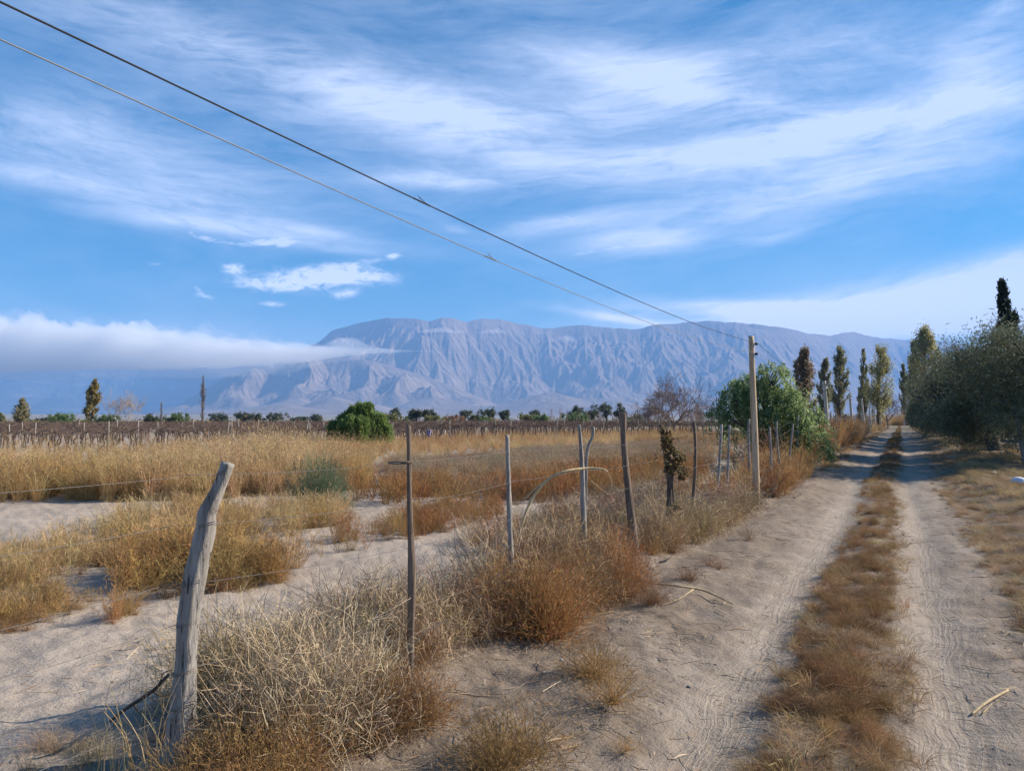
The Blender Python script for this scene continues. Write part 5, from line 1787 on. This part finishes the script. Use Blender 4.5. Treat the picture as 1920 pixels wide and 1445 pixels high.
for p in far_pts:
    V, Q, C = lt[g4.integers(0, 5)]
    a = g4.random() * 6.283; c, s = math.cos(a), math.sin(a)
    W = np.stack((V[:, 0] * c - V[:, 1] * s + p[0], V[:, 0] * s + V[:, 1] * c + p[1], V[:, 2] * (0.78 + 0.12 * g4.random()) * (1.0 + 0.08 * (p[0] > -8)) + gz_at(*p)), -1)
    mb.add(W, Q, None, C * (0.8 + 0.4 * g4.random()))
o = link('vineyard', mb.mesh('vineyard', M_TWIG)); tag(o, 'far rows of bare brown grapevines merging into a dark band', 'vineyard', kind='stuff')
tp = MB(); tp.add(*tube(np.array([(0, 0, -0.2), (0.01, 0, 0.8), (0.0, 0.01, 1.42)]), (0.036, 0.034, 0.030), 8, 0.1, 9)); tpm = tp.mesh('trellis_post', M_PALEBARK, True)
for r in (0, 1, 2, 4, 6, 9):
    for k in range(15):
        p = A0 + ev * (k * 5.1 + (r % 3) * 1.6 + 0.8 + g4.normal() * 0.3) + nv * (r * 2.3 + 0.2)
        px = CX + FPX * p[0] / p[1]
        if not (-30 < px < 1340): continue
        o = link('trellis_post', tpm, None, (p[0], p[1], gz_at(*p)))
        o.rotation_euler = (g4.normal() * 0.04, g4.normal() * 0.04, g4.random() * 6); o.scale = (1, 1, 0.92 + 0.2 * g4.random())
        tag(o, 'thin pale trellis post rising out of the bare grapevines', 'trellis post', 'pale trellis posts in the vineyard')


# ------------------------------------------------------------------ single bushes and sticks
def bush(name, px, py, temps, sc_, tint, label, g, cat='bush', group=None, sq=1.0, mat=None, n=1, rad=0.0):
    b = G(px, py)
    mb = MB()
    for k in range(n):
        V, Q = temps[g.integers(0, len(temps))]
        a = g.random() * 6.283; c, s = math.cos(a), math.sin(a)
        off = g.normal(size=2) * rad
        S = sc_ * (0.8 + 0.4 * g.random())
        W = np.stack((V[:, 0] * c - V[:, 1] * s, V[:, 0] * s + V[:, 1] * c, V[:, 2] * sq), -1) * S + np.array((off[0], off[1], 0))
        mb.add(W, Q, None, np.array(tint) * (0.85 + 0.3 * g.random()))
    o = link(name, mb.mesh(name, mat or M_DRY), None, b)
    return tag(o, label, cat, group)


g5 = np.random.default_rng(91)
bush('green_shrub', 605, 952, T_HUSKFINE, 1.6, (0.125, 0.170, 0.095), 'grey green feathery shrub standing in the golden weeds', g5, 'shrub', None, 1.6, M_LEAF, 6, 0.22)
BG = 'dry bushes beside the track'
bush('dry_bush', 1404, 1012, T_TANGLE, 0.42, (0.24, 0.15, 0.09), 'small round reddish tumbleweed on bare sand near the first pole', g5, 'bush', BG, 0.9)
bush('dry_bush', 1095, 1290, T_HUSKFINE, 0.85, OCHRE, 'low spreading ochre tussock between the brush and the rut', g5, 'bush', BG, 0.85, None, 3, 0.14)
bush('dry_bush', 940, 1425, T_HUSKFINE, 0.95, (0.29, 0.18, 0.075), 'wide ochre tussock on the sand at the picture bottom', g5, 'bush', BG, 0.75, None, 4, 0.20)
bush('dry_bush', 1225, 1128, T_HUSKFINE, 0.62, (0.25, 0.14, 0.075), 'brown husky bush under the fallen straw stalk', g5, 'bush', BG, 0.8, None, 3, 0.22)
bush('dry_bush', 1290, 1095, T_HUSK, 0.60, (0.24, 0.14, 0.08), 'small brown bush just behind the fallen straw stalk', g5, 'bush', BG, 0.8, None, 2, 0.2)
bush('dry_bush', 1345, 1060, T_HUSK, 0.50, (0.23, 0.13, 0.08), 'sparse brown bush between the fallen stalk and the tumbleweed', g5, 'bush', BG, 0.9, None, 2, 0.2)
bush('dry_bush', 1140, 1400, T_HUSK, 0.35, OCHRE, 'tiny flat tussock near the rut at the picture bottom', g5, 'bush', BG, 0.5, None, 2, 0.15)
bush('pale_bush', 1215, 1010, T_TANGLE, 0.85, (0.20, 0.21, 0.07), 'yellow green twiggy bush at the foot of the thick brown post', g5, 'bush', None, 0.9, M_LEAF, 2, 0.2)

# creeper swallowing the dark post
cb = G(1256, 1012)
o = tree_root('creeper', 'dark leafy creeper hanging round an old post in the fence', cb, 'creeper')
mbs = MB(); mbl = MB()
dC = cb[1]
for k in range(5):
    pts = [P3(1254 + g5.normal() * 6, y, dC - 0.05) - cb for y in (1010, 950, 880, 820)]
    mbs.add(*tube(spline(pts, 14), np.linspace(0.018, 0.008, 14), 5, 0.2, k))
link('stem', mbs.mesh('stem', M_BARK, True), o)
lob = [tuple(P3(px, py, dC - 0.08) - cb) + (rx / FPX * dC, 0.16, ry / FPX * dC) for px, py, rx, ry in ((1262, 845, 18, 30), (1250, 822, 10, 20), (1274, 868, 15, 22), (1286, 888, 11, 16), (1258, 880, 10, 14), (1262, 955, 8, 18))]
c = lobe_points(lob, 1700, g5, 0.45, 0.4, 2.0, 5, 0.3)
mbl.add(*leaf_quads(c, g5, 0.055, 0.032, [(0.14, 0.13, 0.06), (0.22, 0.155, 0.08), (0.27, 0.17, 0.085)], 0.0))
link('foliage', mbl.mesh('foliage', M_LEAF), o)


def stick(name, pts, rad, mat, label, cat='stick', side=(), seed=0, sides=8):
    mb = MB()
    pts = np.array(pts)
    b = pts[0].copy()
    q = spline(pts - b, max(12, 6 * len(pts)))
    mb.add(*tube(q, np.interp(np.linspace(0, 1, len(q)), np.linspace(0, 1, len(rad)), rad), sides, 0.15, seed))
    for sp_, sr in side:
        s = np.array(sp_) - b
        s = spline(s, 10)
        mb.add(*tube(s, np.linspace(sr, sr * 0.4, len(s)), 6, 0.15, seed + 1))
    o = link(name, mb.mesh(name, mat, True), None, b)
    return tag(o, label, cat)


D7 = 7.3
stick('bent_stalk', [P3(972, 1010, D7), P3(978, 985, D7), P3(988, 955, D7), P3(1002, 928, D7), P3(1028, 899, D7), P3(1062, 883, D7), P3(1100, 878, D7 + 0.1), P3(1128, 879, D7 + 0.1), P3(1139, 884, D7 + 0.1)],
      [0.011, 0.012, 0.013, 0.014, 0.014, 0.013, 0.011, 0.008], M_STRAWSTICK, 'pale straw coloured stalk bent into an arch over the brush', 'stalk',
      [([P3(984, 935, D7), P3(1008, 912, D7), P3(1026, 902, D7)], 0.010), ([P3(1139, 884, D7 + 0.1), P3(1146, 900, D7 + 0.1), P3(1148, 920, D7 + 0.1)], 0.004),
       ([P3(1108, 900, D7), P3(1125, 915, D7), P3(1140, 925, D7)], 0.004)], 3)


def on_ground(px, py, lift=0.02):
    return G(px, py) + np.array((0, 0, lift))


stick('fallen_stalk', [on_ground(1232, 1107, 0.07), on_ground(1270, 1113, 0.08), on_ground(1320, 1118, 0.06), on_ground(1375, 1135, 0.015)], [0.009, 0.011, 0.012, 0.006], M_STRAWSTICK,
      'long pale stalk fallen across the brown bush toward the rut', 'stalk', [([on_ground(1300, 1116, 0.06), on_ground(1270, 1130, 0.03), on_ground(1235, 1138, 0.015)], 0.006)], 5)
stick('broken_stick', [on_ground(1822, 1342, 0.012), on_ground(1850, 1322, 0.02), on_ground(1890, 1297, 0.014)], [0.007, 0.009, 0.007], M_STRAWSTICK,
      'short pale broken stick lying beyond the far rut', 'stick', [([on_ground(1842, 1340, 0.010), on_ground(1860, 1322, 0.012)], 0.004)], 6)
stick('bark_strip', [on_ground(660, 1391, 0.03), on_ground(685, 1393, 0.05), on_ground(697, 1401, 0.045), on_ground(705, 1428, 0.012)], [0.008, 0.013, 0.012, 0.004], M_BARK,
      'dark curled strip of bark on the sand by the brush', 'bark', [], 7)
stick('thorny_branch', [P3(206, 1352, 4.25), P3(240, 1325, 4.2), P3(285, 1295, 4.15), P3(318, 1262, 4.1)], [0.007, 0.010, 0.010, 0.007], M_BARK,
      'dark thorny branch caught against the leaning grey post', 'branch',
      [([P3(285, 1295, 4.15), P3(305, 1305, 4.15), P3(322, 1298, 4.1)], 0.005), ([P3(250, 1318, 4.2), P3(262, 1335, 4.2), P3(300, 1345, 4.2)], 0.005), ([P3(300, 1280, 4.12), P3(306, 1262, 4.1), P3(322, 1255, 4.1)], 0.005),
       ([P3(225, 1338, 4.22), P3(212, 1360, 4.2), P3(190, 1380, 4.2)], 0.004)], 8)
stick('dead_branch', [on_ground(740, 1275, 0.10), on_ground(700, 1290, 0.12), on_ground(660, 1302, 0.06), on_ground(636, 1310, 0.03)], [0.010, 0.010, 0.008, 0.005], M_PALEBARK,
      'pale bare branch lying at the foot of the slim dark post', 'branch',
      [([on_ground(770, 1285, 0.03), on_ground(762, 1250, 0.16), on_ground(757, 1215, 0.22)], 0.007), ([on_ground(768, 1300, 0.02), on_ground(740, 1330, 0.04), on_ground(705, 1345, 0.02)], 0.006),
       ([on_ground(715, 1290, 0.12), on_ground(690, 1275, 0.16), on_ground(674, 1262, 0.18)], 0.005)], 9)
stick('dead_twig', [on_ground(1237, 1056, 0.02), on_ground(1255, 1052, 0.04), on_ground(1262, 1046, 0.05)], [0.01, 0.012, 0.005], M_BARK, 'short dark twig lying on sand past the thick brown post', 'twig', [], 10)
# leaning grey timber under the olive
d_ = 24.2
stick('leaning_timber', [np.array((*P3(1925, 880, d_)[:2], P3(1925, 880, d_)[2])), P3(1916, 830, d_), P3(1908, 785, d_)], [0.085, 0.08, 0.07], M_POST, 'leaning grey timber against the olive trunk at the picture edge', 'timber', [], 11)
# white stones
def stone(px, py, s, label, seed, c):
    g = np.random.default_rng(seed)
    b = G(px, py)
    import bmesh
    bm = bmesh.new()
    bmesh.ops.create_icosphere(bm, subdivisions=3, radius=1.0)
    for v in bm.verts:
        k = 1 + 0.22 * float(vnoise(v.co.x * 1.3 + seed, v.co.y * 1.3 + v.co.z, seed)) + 0.1 * float(vnoise(v.co.x * 3, v.co.z * 3 + v.co.y * 2, seed + 1))
        v.co = Vector((v.co.x * k * s * 1.4, v.co.y * k * s, v.co.z * k * s * 0.75))
    me = bpy.data.meshes.new('stone'); bm.to_mesh(me); bm.free()
    me.materials.append(mat_plain('pale_stone', c, 0.9, 0, 0.3, 9))
    for p in me.polygons: p.use_smooth = True
    o = link('stone', me, None, b + np.array((0, 0, s * 0.4)))
    tag(o, label, 'stone')


stone(1914, 908, 0.16, 'rounded white stone lying in shade at the verge edge', 5, (0.62, 0.62, 0.64))
stone(1864, 888, 0.06, 'small white stone on the shaded verge under the olives', 6, (0.7, 0.69, 0.66))

# long straw stalks beside the leaning post
mb = MB()
P_ = []
b0 = P3(240, 1440, 4.05)
for k in range(46):
    px = 165 + 150 * g5.random()
    b = G(px, 1440 + 25 * g5.random())
    h = 0.14 + 0.34 * g5.random() ** 1.4
    l = g5.normal(size=2) * 0.09
    P_.append(spline((b, b + (l[0] * 0.3, l[1] * 0.3, h * 0.55), b + (l[0], l[1], h)), 5))
V, Q = ribbons(np.array(P_), np.linspace(0.005, 0.002, 5), g5)
mb.add(V, Q, None, np.repeat(mixed([STRAW, (0.46, 0.36, 0.16), GOLD], 46, g5), 10, 0))
o = link('straw_stalks', mb.mesh('straw_stalks', M_DRY)); tag(o, 'loose clump of yellow straw stalks by the leaning grey post', 'straw stalks')


# ------------------------------------------------------------------ person far down the track
def skin_body(name, pts, edges, rad, mat, parent=None):
    me = bpy.data.meshes.new(name)
    me.from_pydata([tuple(p) for p in pts], edges, [])
    me.materials.append(mat)
    o = link(name, me, parent)
    m = o.modifiers.new('skin', 'SKIN')
    for v, r in zip(me.skin_vertices[0].data if me.skin_vertices else [], rad):
        v.radius = (r, r)
    m.use_smooth_shade = True
    s = o.modifiers.new('sub', 'SUBSURF'); s.levels = 1; s.render_levels = 1
    return o


def skin_mesh(name, pts, edges, rad, mat, parent=None, root=0):
    import bmesh
    bm = bmesh.new()
    lay = bm.verts.layers.skin.verify()
    vs = []
    for k, (p, r) in enumerate(zip(pts, rad)):
        v = bm.verts.new(p); v[lay].radius = (r, r) if not isinstance(r, tuple) else r
        v[lay].use_root = (k == root)
        vs.append(v)
    for a, b in edges: bm.edges.new((vs[a], vs[b]))
    me = bpy.data.meshes.new(name); bm.to_mesh(me); bm.free()
    me.materials.append(mat)
    o = link(name, me, parent)
    m = o.modifiers.new('skin', 'SKIN'); m.use_smooth_shade = True
    s = o.modifiers.new('sub', 'SUBSURF'); s.levels = 1; s.render_levels = 1
    return o


pbx = at_depth(1695, 176)
M_SKIN = mat_plain('skin', (0.38, 0.22, 0.15), 0.6, 0, 0.1); M_SHIRT = mat_plain('pale_shirt', (0.74, 0.74, 0.78), 0.8, 0, 0.1)
M_TROU = mat_plain('grey_trousers', (0.40, 0.39, 0.46), 0.8, 0, 0.1); M_HAIR = mat_plain('dark_hair', (0.03, 0.025, 0.02), 0.6)
pr = tree_root('person', 'person in a pale top and grey trousers walking at the track end', pbx, 'person')
body = [(0, 0, 0.92), (0, 0, 1.15), (0, 0, 1.38), (0, 0, 1.47), (0, -0.01, 1.56), (0, -0.01, 1.66), (0.19, 0, 1.36), (0.25, 0.03, 1.08), (0.26, -0.06, 0.84), (0.27, -0.09, 0.74),
        (-0.19, 0, 1.36), (-0.25, -0.02, 1.08), (-0.26, -0.1, 0.84), (-0.27, -0.13, 0.74), (0.09, 0, 0.86), (0.10, -0.08, 0.48), (0.10, -0.02, 0.07), (0.11, -0.16, 0.03),
        (-0.09, 0, 0.86), (-0.10, 0.06, 0.48), (-0.10, 0.16, 0.08), (-0.11, 0.03, 0.03)]
be = [(0, 1), (1, 2), (2, 3), (3, 4), (4, 5), (2, 6), (6, 7), (7, 8), (8, 9), (2, 10), (10, 11), (11, 12), (12, 13), (0, 14), (14, 15), (15, 16), (16, 17), (0, 18), (18, 19), (19, 20), (20, 21)]
br = [0.13, 0.125, 0.13, 0.055, 0.085, 0.075, 0.06, 0.045, 0.034, 0.03, 0.06, 0.045, 0.034, 0.03, 0.085, 0.06, 0.04, 0.035, 0.085, 0.06, 0.04, 0.035]
skin_mesh('body', body, be, br, M_SKIN, pr)
skin_mesh('shirt', [body[i] for i in (0, 1, 2, 6, 7, 10, 11)], [(0, 1), (1, 2), (2, 3), (3, 4), (2, 5), (5, 6)], [0.15, 0.14, 0.15, 0.075, 0.058, 0.075, 0.058], M_SHIRT, pr)
skin_mesh('trousers', [body[i] for i in (0, 14, 15, 16, 18, 19, 20)], [(0, 1), (1, 2), (2, 3), (0, 4), (4, 5), (5, 6)], [0.14, 0.098, 0.075, 0.055, 0.098, 0.075, 0.055], M_TROU, pr)
skin_mesh('hair', [(0, 0.015, 1.61), (0, 0.01, 1.68)], [(0, 1)], [0.092, 0.085], M_HAIR, pr)

# cloth rags hanging in the vines
def rag(px, py, d, wd, hg, c, label, seed):
    g = np.random.default_rng(seed)
    n = 8
    U, Vv = np.meshgrid(np.linspace(-0.5, 0.5, n), np.linspace(0, 1, n))
    x = U * wd * (1 - 0.35 * Vv) + 0.02 * vnoise(U * 4, Vv * 2, seed); z = -Vv * hg + 0.05 * np.abs(U)
    y = 0.04 * np.sin(U * 14 + Vv * 2) + 0.03 * vnoise(U * 3, Vv * 3, seed + 2)
    V = np.stack((x, y, z), -1).reshape(-1, 3)
    i = np.arange(n - 1)[:, None] * n; j = np.arange(n - 1)[None]
    Q = np.stack((i + j, i + j + 1, i + n + j + 1, i + n + j), -1).reshape(-1, 4)
    o = link('cloth_rag', new_mesh('cloth_rag', V, Q, None, mat_plain('rag_cloth', c, 0.9, 0, 0.15), None, True), None, P3(px, py, d))
    m = o.modifiers.new('thick', 'SOLIDIFY'); m.thickness = 0.006
    tag(o, label, 'cloth')


rag(804, 806, 45.0, 0.26, 0.42, (0.24, 0.22, 0.36), 'violet cloth rag hanging from the front vines', 1)
rag(833, 807, 47.0, 0.16, 0.26, (0.60, 0.50, 0.40), 'cream cloth rag hanging beside the violet one', 2)
